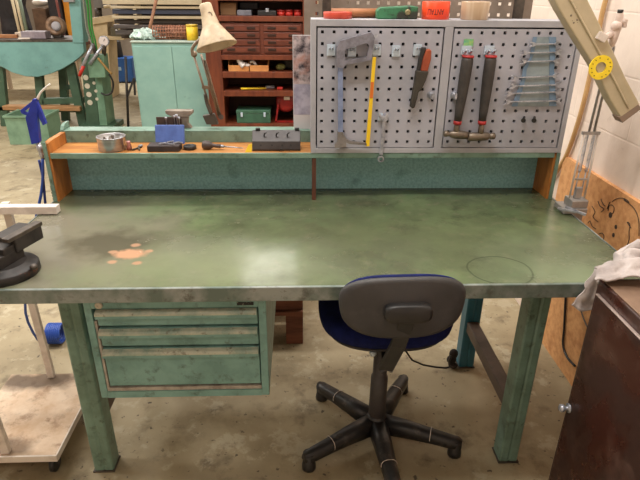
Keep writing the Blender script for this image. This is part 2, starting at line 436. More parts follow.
for x, yb_ in ((.268, .69), (1.697, .69)):
    leg(x, .153); leg(x, yb_, m_=m_green if x < 1 else m_tl)
m_rail = mat('grimy_rail', (92, 76, 66), (74, 62, 54), scale=9, rough=.5)
for x in (.268, 1.697):
    MB().box((x+.008, .2155, .195), (x+.056, .69, .245), .004).build('side_rail', m_rail, bench, label='grimy brown rail')
MB().box((.335, .70, H-.12), (1.696, .75, H-.042), .003).build('cross_rail', m_green, bench)

# ---------------------------------------------------------------- drawer unit hung below the top
FY = .045
a0 = .392; a1 = .894; zt = H-.042; zb = .418
du = thing('drawer_cabinet', ((a0+a1)/2, .3, zb), 'green three-drawer steel cabinet hung below the left half of the bench', 'drawer cabinet')
b = MB()
b.box((a0, FY, zb), (a0+.02, FY+.55, zt), .002).box((a1-.022, FY, zb), (a1, FY+.55, zt), .002)
b.box((a0+.02, FY, zb), (a1-.022, FY+.55, zb+.022)).box((a0+.02, FY, .731), (a1-.022, FY+.55, zt)).box((a0+.02, FY+.53, zb+.022), (a1-.022, FY+.55, zt-.036))
b.build('body', m_drawer, du)
MB().box((a0+.021, FY+.004, zb+.0225), (a1-.023, FY+.03, zb+.034)).box((a0+.0205, FY+.004, zb+.034), (a0+.027, FY+.03, zt-.09)).build('bottom_runner', mat('bare_scuffed_metal', (184, 178, 168), (146, 136, 126), scale=20, rough=.5, metal=.1), du)
zz = [(.729, .668), (.665, .599), (.596, .456)]
for i, (zh, zl) in enumerate(zz):
    d = MB().box((a0+.029, FY+.006, zl+.002), (a1-.025, FY+.026, zh-.003), .002).build('drawer', m_drawer, du)
    MB().prism([(a0+.03, FY+.005, zh-.004), (a0+.03, FY-.007, zh-.008), (a0+.03, FY-.011, zh-.013), (a0+.03, FY-.011, zh-.026), (a0+.03, FY-.008, zh-.028), (a0+.03, FY+.005, zh-.016)], (a1-a0-.057, 0, 0)).build('handle', m_drawer, d)
    MB().prism([(a0+.03, FY+.004, zh-.0035), (a0+.03, FY-.0075, zh-.0075), (a0+.03, FY-.0118, zh-.0125), (a0+.03, FY-.0118, zh-.017), (a0+.03, FY-.0112, zh-.017), (a0+.03, FY-.0112, zh-.013), (a0+.03, FY-.007, zh-.0085)], (a1-a0-.057, 0, 0)).build('worn_strip', m_grip, d, label='top of the grip worn to bare metal')
p = at(99, 305.5, 'y', FY)
MB().lathe((p.x, FY-.001, p.z+.001), (0, -1, 0), [(0, .0105), (.003, .0105), (.004, .008), (.004, .004), (.002, .003)], 18).build('lock', mat('pale_brass', (196, 188, 172), rough=.35, metal=.3), du, label='round brass lock')
q = at(237, 305, 'y', FY); q2 = at(253.5, 301.8, 'y', FY); MB().box((q.x, FY-.002, q.z), (q2.x, FY, q2.z)).build('name_plate', mat('black_plate', (22, 24, 24), (150, 150, 140), scale=120, lo=.6, hi=.66, rough=.5), du)

# ---------------------------------------------------------------- shelf unit standing along the back of the bench
SY = .651; SH = 1.0; BY = .778
su = thing('bench_shelf', (1.03, BY, H), 'green and wood back shelf standing along the rear of the bench', 'shelf')
for x, sgn in ((.09, 1), (1.925, -1)):
    xa, xb = x, x+.018
    zs = SH+.04 if sgn > 0 else SH-.001
    poly = [(xa, SY, H), (xa, BY+.028, H), (xa, BY+.028, zs), (xa, SY+.04, zs), (xa, SY, zs-.004)]
    sp_ = MB().prism(poly, (xb-xa, 0, 0)).build('side_panel', m_woodd, su)
    MB().box((x-.002 if sgn > 0 else x+.008, SY-.006, H), (x+.011 if sgn > 0 else x+.021, SY-.0005, zs+.002), .001).build('edge_strip', m_green, sp_, label='green steel edge')
MB().box((.1085, SY+.004, SH-.014), (1.9245, BY+.028, SH), .001).build('shelf_board', m_wood, su)
MB().box((.1085, SY-.004, SH-.018), (1.9245, SY+.004, SH+.001), .001).build('shelf_lip', m_green, su, label='green steel front lip')
MB().box((.1085, BY, H), (1.9245, BY+.012, SH-.0145)).build('back_panel', m_teal, su)
RZ = 1.045
b = MB().box((.09, BY+.029, SH-.016), (1.943, BY+.033, RZ-.004)).box((.09, BY+.029, RZ-.005), (1.943, BY+.095, RZ), .002).box((.09, BY+.091, H+.1), (1.943, BY+.095, RZ-.004))
b.build('top_rail', m_green, su)
MB().prism([(.091, BY+.0285, RZ+.001), (.091, BY+.04, RZ+.016), (.091, BY+.06, RZ+.022), (.091, BY+.094, RZ+.022), (.091, BY+.094, RZ+.001)], (.012, 0, 0), .001).build('end_bracket', m_green, su)
MB().box((1.036, SY, H), (1.051, SY+.02, SH-.0185), .001).build('divider', m_brown, su, label='brown wooden strut')

# ---------------------------------------------------------------- grey tool cabinet on the shelf
CX0, CX1, CZ0, CZ1 = 1.032, 1.945, SH+.0015, 1.448
CF, CB = SY-.006, SY+.12
tcab = thing('tool_cabinet', ((CX0+CX1)/2, CF+.06, CZ0), 'grey steel wall cabinet with two perforated doors on the bench shelf', 'tool cabinet')
b = MB(); fw = .017
b.box((CX0, CF, CZ0), (CX0+fw, CB, CZ1), .001).box((CX1-fw, CF, CZ0), (CX1, CB, CZ1), .001)
b.box((CX0+fw, CF, CZ1-fw-.004), (CX1-fw, CB, CZ1), .001).box((CX0+fw, CF, CZ0), (CX1-fw, CB, CZ0+.018), .001)
xm = (CX0+CX1)/2
b.box((xm-.014, CF, CZ0+.018), (xm+.014, CB, CZ1-fw-.004))
b.build('body', m_grey, tcab)
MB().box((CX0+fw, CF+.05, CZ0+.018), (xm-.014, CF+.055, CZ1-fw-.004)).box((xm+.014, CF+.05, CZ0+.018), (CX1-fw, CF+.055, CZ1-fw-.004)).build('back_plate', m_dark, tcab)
DZ0, DZ1 = CZ0+.0205, CZ1-fw-.009
doors = []
for x0, x1 in ((CX0+fw+.0045, xm-.0185), (xm+.0185, CX1-fw-.0045)):
    d = MB().perf(x0, x1, DZ0, DZ1, CF+.002, .012, 11, 11, (.0385, .0367), .0098).build('door', m_peg, tcab)
    doors.append(d)
for d, (u, v) in zip(doors, ((431, 95), (454, 95))):
    p = at(u, v, 'y', CF); MB().lathe((p.x, CF+.003, p.z), (0, -1, 0), [(0, .0125), (.006, .0125), (.008, .009), (.02, .008)], 16).box((p.x-.003, CF-.028, p.z-.01), (p.x+.003, CF-.016, p.z+.01)).build('lock', m_steel, d)
TY = CF-.001   # tools hang in front of this plane

def hook(u, v, label, w=.028, h=.036, m=m_zinc):
    p = at(u, v, 'y', CF)
    t = thing('tool_hook', (p.x, CF, p.z-h/2), label, 'hook', 'zinc hooks on the left perforated door')
    MB().box((p.x-w/2, CF-.003, p.z-h/2), (p.x+w/2, CF+.0015, p.z+h/2), .001).build('plate', m, t)
    MB().tube([(p.x-.004, CF-.003, p.z+.004), (p.x-.004, CF-.014, p.z+.004), (p.x-.004, CF-.02, p.z+.01)], .0028, 8).tube([(p.x+.005, CF-.003, p.z+.004), (p.x+.005, CF-.014, p.z+.004), (p.x+.005, CF-.02, p.z+.01)], .0028, 8).build('prong', m_steel, t)
hook(331, 50, 'zinc hook left of the hacksaw handle')
hook(352, 51, 'zinc hook seen through the hacksaw handle opening')
hook(376.5, 50, 'zinc hook just right of the hacksaw handle')
hook(396, 51, 'empty zinc hook between hacksaw and sheath knife')
hook(417.5, 50, 'zinc hook behind the sheath knife handle')

# hacksaw
def z6(pts, ox, oy, s): return [(ox+x/s, oy+y/s) for x, y in pts]
hs = thing('hacksaw', at(352, 145, 'y', TY-.02), 'grey hacksaw with yellow blade hanging on the left perforated door', 'hacksaw')
o_ = z6([(97, 160), (118, 122), (205, 97), (303, 70), (325, 98), (303, 235), (222, 252), (152, 262), (138, 284), (95, 278)], 320, 20, 6)
i_ = z6([(146, 185), (152, 172), (205, 156), (275, 134), (290, 148), (277, 216), (222, 226), (152, 240), (150, 236), (147, 215)], 320, 20, 6)
m_hs = mat('hacksaw_cast_grey', (136, 136, 148), (108, 107, 116), scale=30, rough=.4, metal=.25)
MB().frame(pxl(o_, 'y', TY-.008), pxl(i_, 'y', TY-.008), (0, -.022, 0)).build('handle', m_hs, hs)
MB().prism(pxl([(337.6, 64), (342.6, 64), (342.8, 140), (338, 140)], 'y', TY-.012), (0, -.012, 0)).build('spine', mat('blued_steel_tube', (140, 155, 190), (116, 132, 168), scale=18, rough=.35, metal=.25), hs)
MB().prism(pxl([(337.5, 131), (342.5, 131), (344, 136), (346, 141), (345.5, 146), (335, 147), (334.5, 144), (337, 141)], 'y', TY-.010), (0, -.016, 0)).prism(pxl([(343.5, 134), (346.5, 138.5), (350, 140.5), (366, 142.3), (366.5, 144.6), (349, 143.2), (344.5, 141)], 'y', TY-.012), (0, -.012, 0)).build('front_arm', mat('pale_cast_alloy', (138, 132, 128), (112, 106, 102), scale=30, rough=.45, metal=.2), hs)
m_blade = mat('yellow_saw_blade', (240, 200, 34), rough=.45)
MB().prism(pxl([(372.5, 57), (376, 57), (369.3, 146), (365.6, 146)], 'y', TY-.016), (0, -.004, 0)).build('blade', m_blade, hs)
MB().prism(pxl([(370.9, 82), (373.8, 82), (372.9, 98), (369.8, 98)], 'y', TY-.0205), (0, -.0006, 0)).build('blade_print', mat('orange_print', (214, 110, 40), rough=.5), hs)
MB().cyl(at(376, 36, 'y', TY-.006), at(376, 36, 'y', TY-.034), .006, None, 12).build('wing_nut', m_steel, hs)

# combination wrench
p0, p1 = at(384.5, 119, 'y', TY-.006), at(381, 155, 'y', TY-.006)
wr = thing('combination_wrench', at(381, 161, 'y', TY-.006), 'steel combination wrench hanging alone at the bottom of the left door', 'wrench')
MB().bar(p0, p1, .0125, .0065, up=(0, 1, 0), bev=.002).build('shank', m_steel, wr)
MB().prism(pxl([(378.5, 111), (381.5, 115.5), (384.5, 115.5), (386.5, 112), (388.5, 115), (387.5, 119.5), (385.5, 121.5), (382.5, 121), (378.3, 116)], 'y', TY-.002), (0, -.009, 0), .001).build('open_jaw', m_steel, wr)
c = at(380.6, 158.6, 'y', TY-.002); MB().frame([c+V((math.cos(t)*.0115, 0, math.sin(t)*.0115)) for t in np.linspace(0, 2*math.pi, 19)[:-1]], [c+V((math.cos(t)*.007, 0, math.sin(t)*.007)) for t in np.linspace(0, 2*math.pi, 19)[:-1]], (0, -.01, 0)).build('ring', m_steel, wr)
p = at(383, 117, 'y', CF); t = thing('tool_hook', (p.x, CF, p.z-.012), 'zinc hook holding the single combination wrench', 'hook', 'zinc hooks on the left perforated door')
MB().box((p.x-.018, CF-.003, p.z-.012), (p.x-.001, CF+.0015, p.z+.015), .001).build('plate', m_zinc, t)

# sheath knife
kn = thing('sheath_knife', at(411, 105, 'y', TY-.01), 'orange-handled knife in dark sheath hanging on the left door', 'knife')
MB().prism(pxl(z6([(183, 85), (200, 80), (213, 90), (210, 140), (190, 216), (148, 214), (160, 150)], 395, 35, 6), 'y', TY-.006), (0, -.02, 0), .004).build('handle', mat('orange_brown_handle', (164, 78, 46), (138, 60, 38), scale=20, rough=.5), kn)
m_sh = mat('dark_olive_sheath', (62, 58, 50), (50, 46, 40), scale=20, rough=.6)
MB().prism(pxl(z6([(120, 208), (194, 212), (180, 260), (150, 326), (136, 330), (110, 432), (84, 428), (108, 300)], 395, 35, 6), 'y', TY-.003), (0, -.026, 0), .004).build('sheath', m_sh, kn)
MB().prism(pxl(z6([(158, 72), (186, 74), (166, 130), (148, 212), (126, 212), (140, 140)], 395, 35, 6), 'y', TY-.004), (0, -.012, 0), .002).build('strap', mat('black_strap', (44, 44, 44), rough=.6), kn)

# two rubber-handled hammers
m_rub = mat('grimy_rubber', (66, 61, 58), (52, 48, 46), scale=24, rough=.6)
m_hh = mat('hammer_head_steel', (126, 114, 100), (96, 86, 76), scale=20, rough=.4, metal=.6)
for k, (hp, label, group) in enumerate(((
        dict(top=(468, 57), bot=(457.5, 122), head=((443.5, 133.5), (468, 135.5))), 'hammer hanging left of its twin, just right of the door lock', None),
        (dict(top=(491, 57), bot=(482, 122), head=((467.5, 137), (495.5, 136))), 'hammer hanging right, between its twin and the wrench board', None))):
    yy = TY-.022
    T = at(*hp['top'], 'y', yy); B = at(*hp['bot'], 'y', yy); h0 = at(*hp['head'][0], 'y', yy); h1 = at(*hp['head'][1], 'y', yy)
    t = thing('hammer', h0.lerp(h1, .5)-V((0, 0, .02)), 'rubber-handled '+label, 'hammer', 'hammers on the right perforated door')
    d = (B-T); L_ = d.length
    MB().lathe(T, d, [(0, .017), (L_*.05, .0195), (L_*.3, .0195), (L_*.6, .0175), (L_*.85, .0145), (L_, .0125)], 16).build('handle', m_rub, t)
    MB().lathe(T-d*.025, d, [(0, .0192), (.005, .02), (.007, .0192)], 16).build('collar', mat('red_rubber', (168, 44, 44), rough=.5), t, label='red band')
    MB().lathe(B-d*.02, d, [(0, .0142), (.012, .0142)], 16).build('collar', mat('red_rubber', ()), t, label='red band')
    hm = h0.lerp(h1, .52); MB().cyl(B, V((B.x+d.x*.14, yy, hm.z)), .0095, .011, 14).build('neck', m_hh, t)
    hd = h1-h0; hl = hd.length
    if k == 0: prof = [(0, .007), (.004, .011), (.012, .011), (.02, .007), (.028, .012), (hl*.5, .0155), (hl*.8, .0145), (hl, .013)]
    else: prof = [(0, .013), (hl*.1, .0155), (hl*.45, .0155), (hl*.72, .0145), (hl*.76, .009), (hl*.8, .009), (hl*.84, .012), (hl*.95, .012), (hl, .006)]
    MB().lathe(h0, hd, prof, 18).build('head', m_hh, t)
for (u, v), lab, st in (((466, 51), 'zinc double hook holding the left hammer, green sticker above', True), ((489, 51), 'zinc double hook holding the right hammer', False)):
    p = at(u, v, 'y', CF); t = thing('tool_hook', (p.x, CF, p.z-.015), lab, 'hook', 'hammer hooks on the right perforated door')
    MB().box((p.x-.017, CF-.003, p.z-.012), (p.x+.017, CF+.0015, p.z+.017), .001).build('plate', m_zinc, t)
    MB().tube([(p.x-.009, CF-.002, p.z), (p.x-.009, CF-.018, p.z-.004), (p.x-.009, CF-.035, p.z+.006)], .004, 8).tube([(p.x+.01, CF-.002, p.z), (p.x+.01, CF-.018, p.z-.004), (p.x+.01, CF-.035, p.z+.006)], .004, 8).build('prong', m_steel, t)
    if st:
        q = at(468.5, 42.5, 'y', CF); MB().box((q.x-.016, CF-.0015, q.z-.012), (q.x+.016, CF+.0005, q.z+.011)).build('sticker', mat('green_sticker', (96, 176, 140), (150, 190, 110), scale=60, rough=.5), t, label='green paper sticker')

# wrench board with seven wrenches
wb = thing('wrench_board', at(512, 106, 'y', TY), 'grey-blue tapered plastic holder for wrenches on the right perforated door', 'tool holder')
o_ = pxl(z6([(210, 57), (316, 57), (312, 150), (306, 215), (318, 390), (104, 390), (150, 262), (158, 205), (190, 160)], 490, 25, 4.8), 'y', TY)
MB().prism(o_, (0, -.004, 0)).build('plate', mat('grey_plastic_plate', (146, 158, 162), (128, 142, 148), scale=16, rough=.4), wb)
m_bstrip = mat('blue_plastic_strip', (116, 142, 168), (100, 126, 152), scale=20, rough=.4)
MB().prism(pxl(z6([(282, 57), (316, 57), (312, 150), (306, 215), (318, 388), (284, 388), (284, 240), (286, 150)], 490, 25, 4.8), 'y', TY-.004), (0, -.002, 0)).build('edge_strip', m_bstrip, wb, label='blue edge band')
MB().prism(pxl(z6([(206, 57), (226, 57), (206, 150), (176, 210), (170, 262), (130, 390), (104, 390), (150, 262), (158, 205), (190, 160)], 490, 25, 4.8), 'y', TY-.004), (0, -.002, 0)).build('edge_strip', m_bstrip, wb, label='blue edge band')
ords = ['topmost and shortest wrench', 'second wrench from the top', 'third wrench from the top', 'fourth wrench from the top, below the empty slot', 'fifth wrench from the top', 'sixth wrench from the top', 'lowest and longest wrench']
for (xa, ya, xb, yb), lab in zip(((195, 93, 335, 91), (152, 134, 338, 131), (148, 176, 332, 172), (106, 254, 326, 244), (96, 294, 340, 286), (78, 330, 338, 320), (70, 369, 342, 363)), ords):
    A, B = pxl(z6([(xa, ya), (xb, yb)], 490, 25, 4.8), 'y', TY-.009); d = (B-A).normalized(); n = V((-d.z, 0, d.x)); k = .6+.4*(B-A).length/.19
    t = thing('open_end_wrench', A.lerp(B, .5)-V((0, 0, .006)), 'bright '+lab+' on the grey-blue holder', 'wrench', 'wrenches on the grey-blue holder')
    MB().bar(A+d*.012, B-d*.012, .004, .0052*k, up=n, bev=.0012).build('shank', m_steel, t)
    for P, s_ in ((A, 1), (B, -1)):
        e = d*s_; r = .0085*k
        poly = [P-e*.004+n*r*1.0, P+e*.006+n*r*.3, P+e*.006-n*r*.3, P-e*.004-n*r*.9, P+e*.003-n*r*1.15, P+e*.012-n*r*.9, P+e*.02-n*r*.25, P+e*.02+n*r*.25, P+e*.012+n*r*.9, P+e*.003+n*r*1.2]
        MB().prism([q+V((0, .003, 0)) for q in poly], (0, -.006, 0)).build('jaw', m_steel, t)
for (u, v), lab in (((522.5, 118.5), 'black peg under the wrench holder, the left of two'), ((533, 118.5), 'black peg under the wrench holder, the right of two')):
    p = at(u, v, 'y', CF)
    MB().cyl((p.x+.006, CF+.002, p.z+.004), (p.x-.004, CF-.02, p.z-.002), .0045, None, 10).lathe((p.x-.004, CF-.02, p.z-.002), (-.4, -.9, -.1), [(0, .008), (.004, .008)], 10).build('peg', m_black, None, lab, 'peg', 'black pegs on the right perforated door')

# ---------------------------------------------------------------- things on top of the cabinet
def roll(name, c, r, ri, h, m, axis='z'):
    b = MB(); seg = 36; n = []
    b.lathe(c, (0, 0, 1), [(0, ri), (0, r-.001), (.001, r), (h-.001, r), (h, r-.001), (h, ri), (0, ri)], seg, caps=False)
    return b
c = at(337.5, 18, 'z', CZ1); yb = CF+.062
def ontop(u): return at(u, 18, 'y', yb).x
MB().lathe((ontop(337.5), CF+.058, CZ1), (0, 0, 1), [(0, .03), (0, .047), (.001, .048), (.02, .048), (.021, .047), (.021, .03), (0, .03)], 36, caps=False).build('tape_roll', mat('red_orange_tape', (196, 74, 54), (178, 62, 44), scale=20, rough=.35), None, 'flat red-orange tape roll lying at the left end of the cabinet top', 'tape')
MB().cyl((ontop(332), CF+.108, CZ1+.0155), (ontop(382), CF+.108, CZ1+.0155), .015, None, 16).build('wooden_rod', mat('rod_wood', (170, 112, 70), (140, 90, 54), scale=8, stretch=(1, 8, 8), rough=.6), None, 'round wooden rod lying behind the red-orange tape roll', 'rod')
m_gb = mat('chipped_green_paint', (60, 122, 86), (44, 98, 66), scale=12, rough=.45, c3=(48, 52, 44), s3=24, lo3=.5, hi3=.58)
gx0, gx1 = ontop(376), ontop(416)
gb = thing('green_clamp_block', ((gx0+gx1)/2, CF+.055, CZ1), 'chipped green metal block lying on the cabinet top', 'metal block')
MB().prism([(gx0, CF+.03, CZ1), (gx1, CF+.035, CZ1), (gx1+.001, CF+.035, CZ1+.038), (gx1-.02, CF+.035, CZ1+.042), (gx0+.01, CF+.03, CZ1+.036), (gx0-.002, CF+.03, CZ1+.026)], (0, .05, 0), .004).build('body', m_gb, gb)
MB().lathe((gx0+.1, CF+.031, CZ1+.022), (0, -1, 0), [(0, .01), (.004, .009), (.006, .005)], 12).build('rivet', mat('worn_rivet', (140, 130, 96), rough=.5, metal=.4), gb)
ox = ontop(435); oc = V((ox, CF+.062, CZ1)); orad = .046; oh = .055
ot = thing('tape_roll', oc, 'bright orange tape roll with black lettering on the cabinet top', 'tape')
MB().lathe(oc, (0, 0, 1), [(0, .036), (0, orad-.001), (.001, orad), (oh-.001, orad), (oh, orad-.001), (oh, .036), (0, .036)], 40, caps=False).build('roll', mat('orange_tape', (250, 84, 44), (240, 72, 40), scale=10, rough=.35), ot)
MB().lathe(oc+V((0, 0, .001)), (0, 0, 1), [(0, .034), (0, .0359), (oh-.003, .0359), (oh-.003, .034), (0, .034)], 32, caps=False).build('core', m_card, ot)
lt = MB()
for txt, off in (('ANTALI', -.010), ('AN', .068)):
    t_ = text_mesh(txt, .026)
    bmesh.ops.triangulate(t_, faces=t_.faces); bmesh.ops.subdivide_edges(t_, edges=t_.edges, cuts=1)
    for v in t_.verts:
        x, z = -v.co.x*.62+off, -v.co.y+oh*.45          # printed upside down, wrapped round the roll
        a = x/orad; v.co = V((oc.x+math.sin(a)*(orad+.0004), oc.y-math.cos(a)*(orad+.0004), CZ1+z))
    lt.merge(t_)
lt.build('lettering', mat('black_ink', (50, 26, 40), rough=.6), ot)
pc = V((ontop(473), CF+.05, CZ1))
pt_ = thing('tape_roll', pc, 'pale brown packing tape roll standing on the cabinet top', 'tape')
MB().lathe(pc, (0, 0, 1), [(0, .04), (0, .044), (.002, .045), (.054, .047), (.056, .046), (.056, .04), (0, .04)], 40, caps=False).build('roll', mat('packing_tape', (186, 160, 132), (206, 186, 162), scale=5, stretch=(6, 6, .3), rough=.25), pt_)
MB().lathe(pc+V((0, 0, .001)), (0, 0, 1), [(0, .036), (0, .0398), (.054, .0398), (.054, .036), (0, .036)], 32, caps=False).build('core', m_card, pt_)

# perforated sheet behind, on two posts bolted to the shelf rail
pgx0 = at(304, 8, 'y', .93).x; pgx1 = at(532, 8, 'y', .93).x
pgb = thing('perforated_panel', ((pgx0+pgx1)/2, .9, 1.05), 'brown-grey perforated metal sheet rising behind the tool cabinet', 'pegboard')
m_pg2 = mat('brown_grey_sheet', (150, 136, 124), (134, 120, 108), scale=8, rough=.5, c3=(110, 96, 86), s3=14, lo3=.6, hi3=.8)
MB().perf(pgx0, pgx1, 1.12, 1.75, .93, .003, 21, 16, (.038, .038), .011).build('sheet', m_pg2, pgb)
for x in (pgx0+.08, pgx1-.08):
    MB().box((x-.015, BY+.06, RZ+.0005), (x+.015, BY+.09, 1.7), .002).box((x-.01, BY+.09, 1.2), (x+.01, .9295, 1.22)).box((x-.01, BY+.09, 1.6), (x+.01, .9295, 1.62)).build('post', m_iron, pgb)

# ---------------------------------------------------------------- things on the left shelf
def on(u, v): return at(u, v, 'z', SH)
c = on(111, 151); c = V((c.x, SY+.055, SH))
tin = thing('tin', c, 'shallow round aluminium tin of small parts on the left shelf', 'tin')
MB().lathe(c, (0, 0, 1), [(0, .0), (0, .046), (.002, .049), (.046, .05), (.048, .052), (.05, .05), (.048, .048), (.006, .047), (.006, 0)], 36, caps=False).build('can', mat('brushed_aluminium', (190, 190, 192), (160, 160, 164), scale=6, stretch=(1, 1, 12), rough=.3, metal=.8), tin)
b = MB(); random.seed(3)
for i in range(26):
    a = random.random()*6.28; r = random.random()*.036; p = c+V((math.cos(a)*r, math.sin(a)*r, .02+random.random()*.022)); d = V((random.uniform(-1, 1), random.uniform(-1, 1), random.uniform(-.3, .3))).normalized()*.009
    b.cyl(p-d, p+d, .004, None, 7)
b.build('small_part', mat('mixed_metal_bits', (110, 96, 84), (70, 60, 54), scale=60, rough=.4, metal=.5), tin, kind='stuff')
c = on(129.5, 150)
bt = thing('small_bottle', c, 'tiny pink and brown bottle beside the aluminium tin', 'bottle')
MB().lathe(c, (0, 0, 1), [(0, .008), (.001, .0095), (.014, .0095), (.02, .007), (.022, .006)], 14).build('body', mat('brown_pink_glass', (150, 92, 80), (110, 66, 56), scale=80, rough=.3), bt)
MB().lathe(c+V((0, 0, .022)), (0, 0, 1), [(0, .007), (.01, .007), (.011, .006)], 12).build('cap', mat('pink_cap', (198, 140, 136), rough=.5), bt)
c = on(137, 150)
pl = thing('pliers', c, 'small dark nippers lying between tin and blue-lidded case', 'pliers')
MB().bar(c+V((-.014, -.012, .004)), c+V((.008, .03, .004)), .006, .006, bev=.002).bar(c+V((.012, -.012, .004)), c+V((-.002, .03, .004)), .006, .006, bev=.002).build('handle', m_iron, pl)
MB().bar(c+V((.002, .028, .005)), c+V((.006, .046, .005)), .012, .009, bev=.003).build('jaw', m_steel, pl)
# blue-lidded case
x0, x1 = at(148, 150, 'y', SY+.03).x, at(180, 150, 'y', SY+.03).x
cs = thing('tool_case', ((x0+x1)/2, SY+.05, SH), 'open black case with upright blue lid on the left shelf', 'case')
MB().box((x0, SY+.018, SH), (x1, SY+.075, SH+.022), .003).build('tray', mat('black_foam_tray', (44, 36, 36), (58, 46, 44), scale=30, rough=.7), cs)
lx0, lx1 = at(156, 140, 'y', SY+.09).x, at(185, 140, 'y', SY+.09).x
MB().prism([(lx0, SY+.077, SH+.014), (lx0, SY+.088, SH+.012), (lx0, SY+.106, SH+.078), (lx0, SY+.096, SH+.08)], (lx1-lx0, 0, 0), .002).build('lid', mat('blue_lid', (84, 112, 182), (74, 98, 164), scale=30, rough=.45), cs, label='blue lid')
b = MB()
for k in range(6):
    p = V((x0+.04+.012*k, SY+.035+.012*(k % 3), SH+.025)); b.bar(p, p+V((.022, .012*(-1)**k, .002)), .004, .004)
b.build('tool_bit', m_steel, cs)
# drill index behind it, on the top rail
RYc = BY+.064
x0, x1 = at(157, 120, 'y', RYc).x, at(182, 120, 'y', RYc).x
di = thing('drill_index', ((x0+x1)/2, RYc-.02, RZ), 'dark drill stand with bits upright behind the blue lid', 'drill stand')
MB().box((x0, RYc-.03, RZ), (x1, RYc-.012, RZ+.018), .002).box((x0, RYc-.012, RZ), (x1, RYc-.006, RZ+.046), .001).build('body', mat('dark_brown_metal', (66, 54, 48), (84, 66, 56), scale=20, rough=.5), di)
for k, u in enumerate((.42, .75, .85, .93)):
    x = x0+(x1-x0)*u; hgt = (.03, .036, .04, .03)[k]
    MB().lathe((x, RYc-.021, RZ+.0185), (0, 0, 1), [(0, .0025), (hgt*.7, .0025), (hgt*.72, .0045), (hgt, .0045)], 10).build('bit', m_steel, di)
# drill vise
x0, x1 = at(166, 108, 'y', RYc+.02).x, at(193, 108, 'y', RYc+.02).x; xm_ = (x0+x1)/2
dv = thing('drill_press_vise', (xm_, RYc+.02, RZ), 'grey angular machine vise standing behind the blue-lidded case', 'vise')
m_dv = mat('grey_cast', (150, 140, 128), (120, 110, 100), scale=20, rough=.45, metal=.4)
yv = RYc-.004
MB().prism([(x0, yv, RZ+.068), (x1, yv, RZ+.068), (x1, yv, RZ+.056), (x1-.016, yv, RZ+.044), (x0+.026, yv, RZ+.044), (x0+.002, yv, RZ+.056)], (0, .036, 0), .002).build('jaw', m_dv, dv)
MB().prism([(x0+.03, yv+.003, RZ+.0445), (x1-.018, yv+.003, RZ+.0445), (x1-.022, yv+.003, RZ+.018), (x1-.008, yv+.003, RZ), (x0+.02, yv+.003, RZ), (x0+.032, yv+.003, RZ+.018)], (0, .03, 0), .002).build('base', m_dv, dv)
# black round cap
c = on(190, 149); MB().lathe(c, (0, 0, 1), [(0, .022), (.001, .0235), (.012, .0235), (.014, .022), (.014, .015), (.011, .014)], 26).build('round_cap', m_black, None, 'flat black round cap on the shelf right of the blue-lidded case', 'cap')
# screwdriver
A = on(203, 148); A = V((A.x, SY+.055, SH+.017)); ex = at(243, 152, 'z', SH).x
sd = thing('screwdriver', (A.x+.06, A.y, SH), 'stubby dark-handled screwdriver lying on the left shelf', 'screwdriver')
d = V((1, -.1, -.06))
MB().lathe(A, d, [(0, .004), (.003, .013), (.012, .0165), (.024, .0165), (.034, .012), (.04, .008), (.046, .0065), (.068, .0075), (.07, .006)], 18).build('handle', mat('dark_purple_brown', (64, 54, 52), (78, 66, 62), scale=30, rough=.45), sd)
dn = d.normalized(); MB().cyl(A+dn*.07, A+dn*.082, .0055, None, 10).cyl(A+dn*.08, A+dn*(ex-A.x), .0028, .002, 8).build('blade', m_steel, sd)
c = on(248.5, 151); MB().prism([(c.x-.012, SY+.012, SH), (c.x+.013, SY+.012, SH), (c.x+.015, SY+.02, SH+.028), (c.x+.002, SY+.02, SH+.026)], (0, .002, 0)).build('paper_tag', m_yel, None, 'small yellow paper tag standing beside the black tool block', 'tag')
# black folded tool block
x0, x1 = at(252.5, 145, 'y', SY+.05).x, at(300.5, 145, 'y', SY+.05).x
tb = thing('tool_block', ((x0+x1)/2, SY+.05, SH), 'long black drilled tool block with keys beside the grey cabinet', 'tool block')
m_tb = mat('black_oxide_steel', (70, 66, 66), (56, 52, 52), scale=16, rough=.4, metal=.3)
MB().prism([(x0, SY+.03, SH), (x0, SY+.028, SH+.006), (x0, SY+.036, SH+.034), (x0, SY+.07, SH+.066), (x0, SY+.08, SH+.066), (x0, SY+.095, SH)], (x1-x0, 0, 0), .002).build('body', m_tb, tb)
for k in range(2):
    x = x0+.012+k*(x1-x0-.032); MB().box((x, SY+.066, SH+.0655), (x+.016, SY+.08, SH+.074), .001).build('clip', m_black, tb)
for u in (.25, .5, .73):
    x = x0+(x1-x0)*u; yq = SY+.052; zq = SH+.05
    MB().tube([(x, yq+.004, zq-.004), (x, yq-.006, zq+.006), (x+.003, yq-.012, zq+.012), (x+.008, yq-.008, zq+.014)], .0024, 8).build('hex_key', m_black, tb)
for u in (.18, .41, .62, .8):
    x = x0+(x1-x0)*u; MB().lathe((x, SY+.033, SH+.02), (0, -1, .25), [(-.003, .0035), (.002, .0035)], 10).build('bore', m_dark, tb)
b = MB(); 
for u in (.6, .8): x = x0+(x1-x0)*u; b.tube([(x-.006, SY+.02, SH+.003), (x, SY+.018, SH+.012), (x+.008, SY+.02, SH+.004)], .002, 6)
b.build('bent_key', m_black, tb)

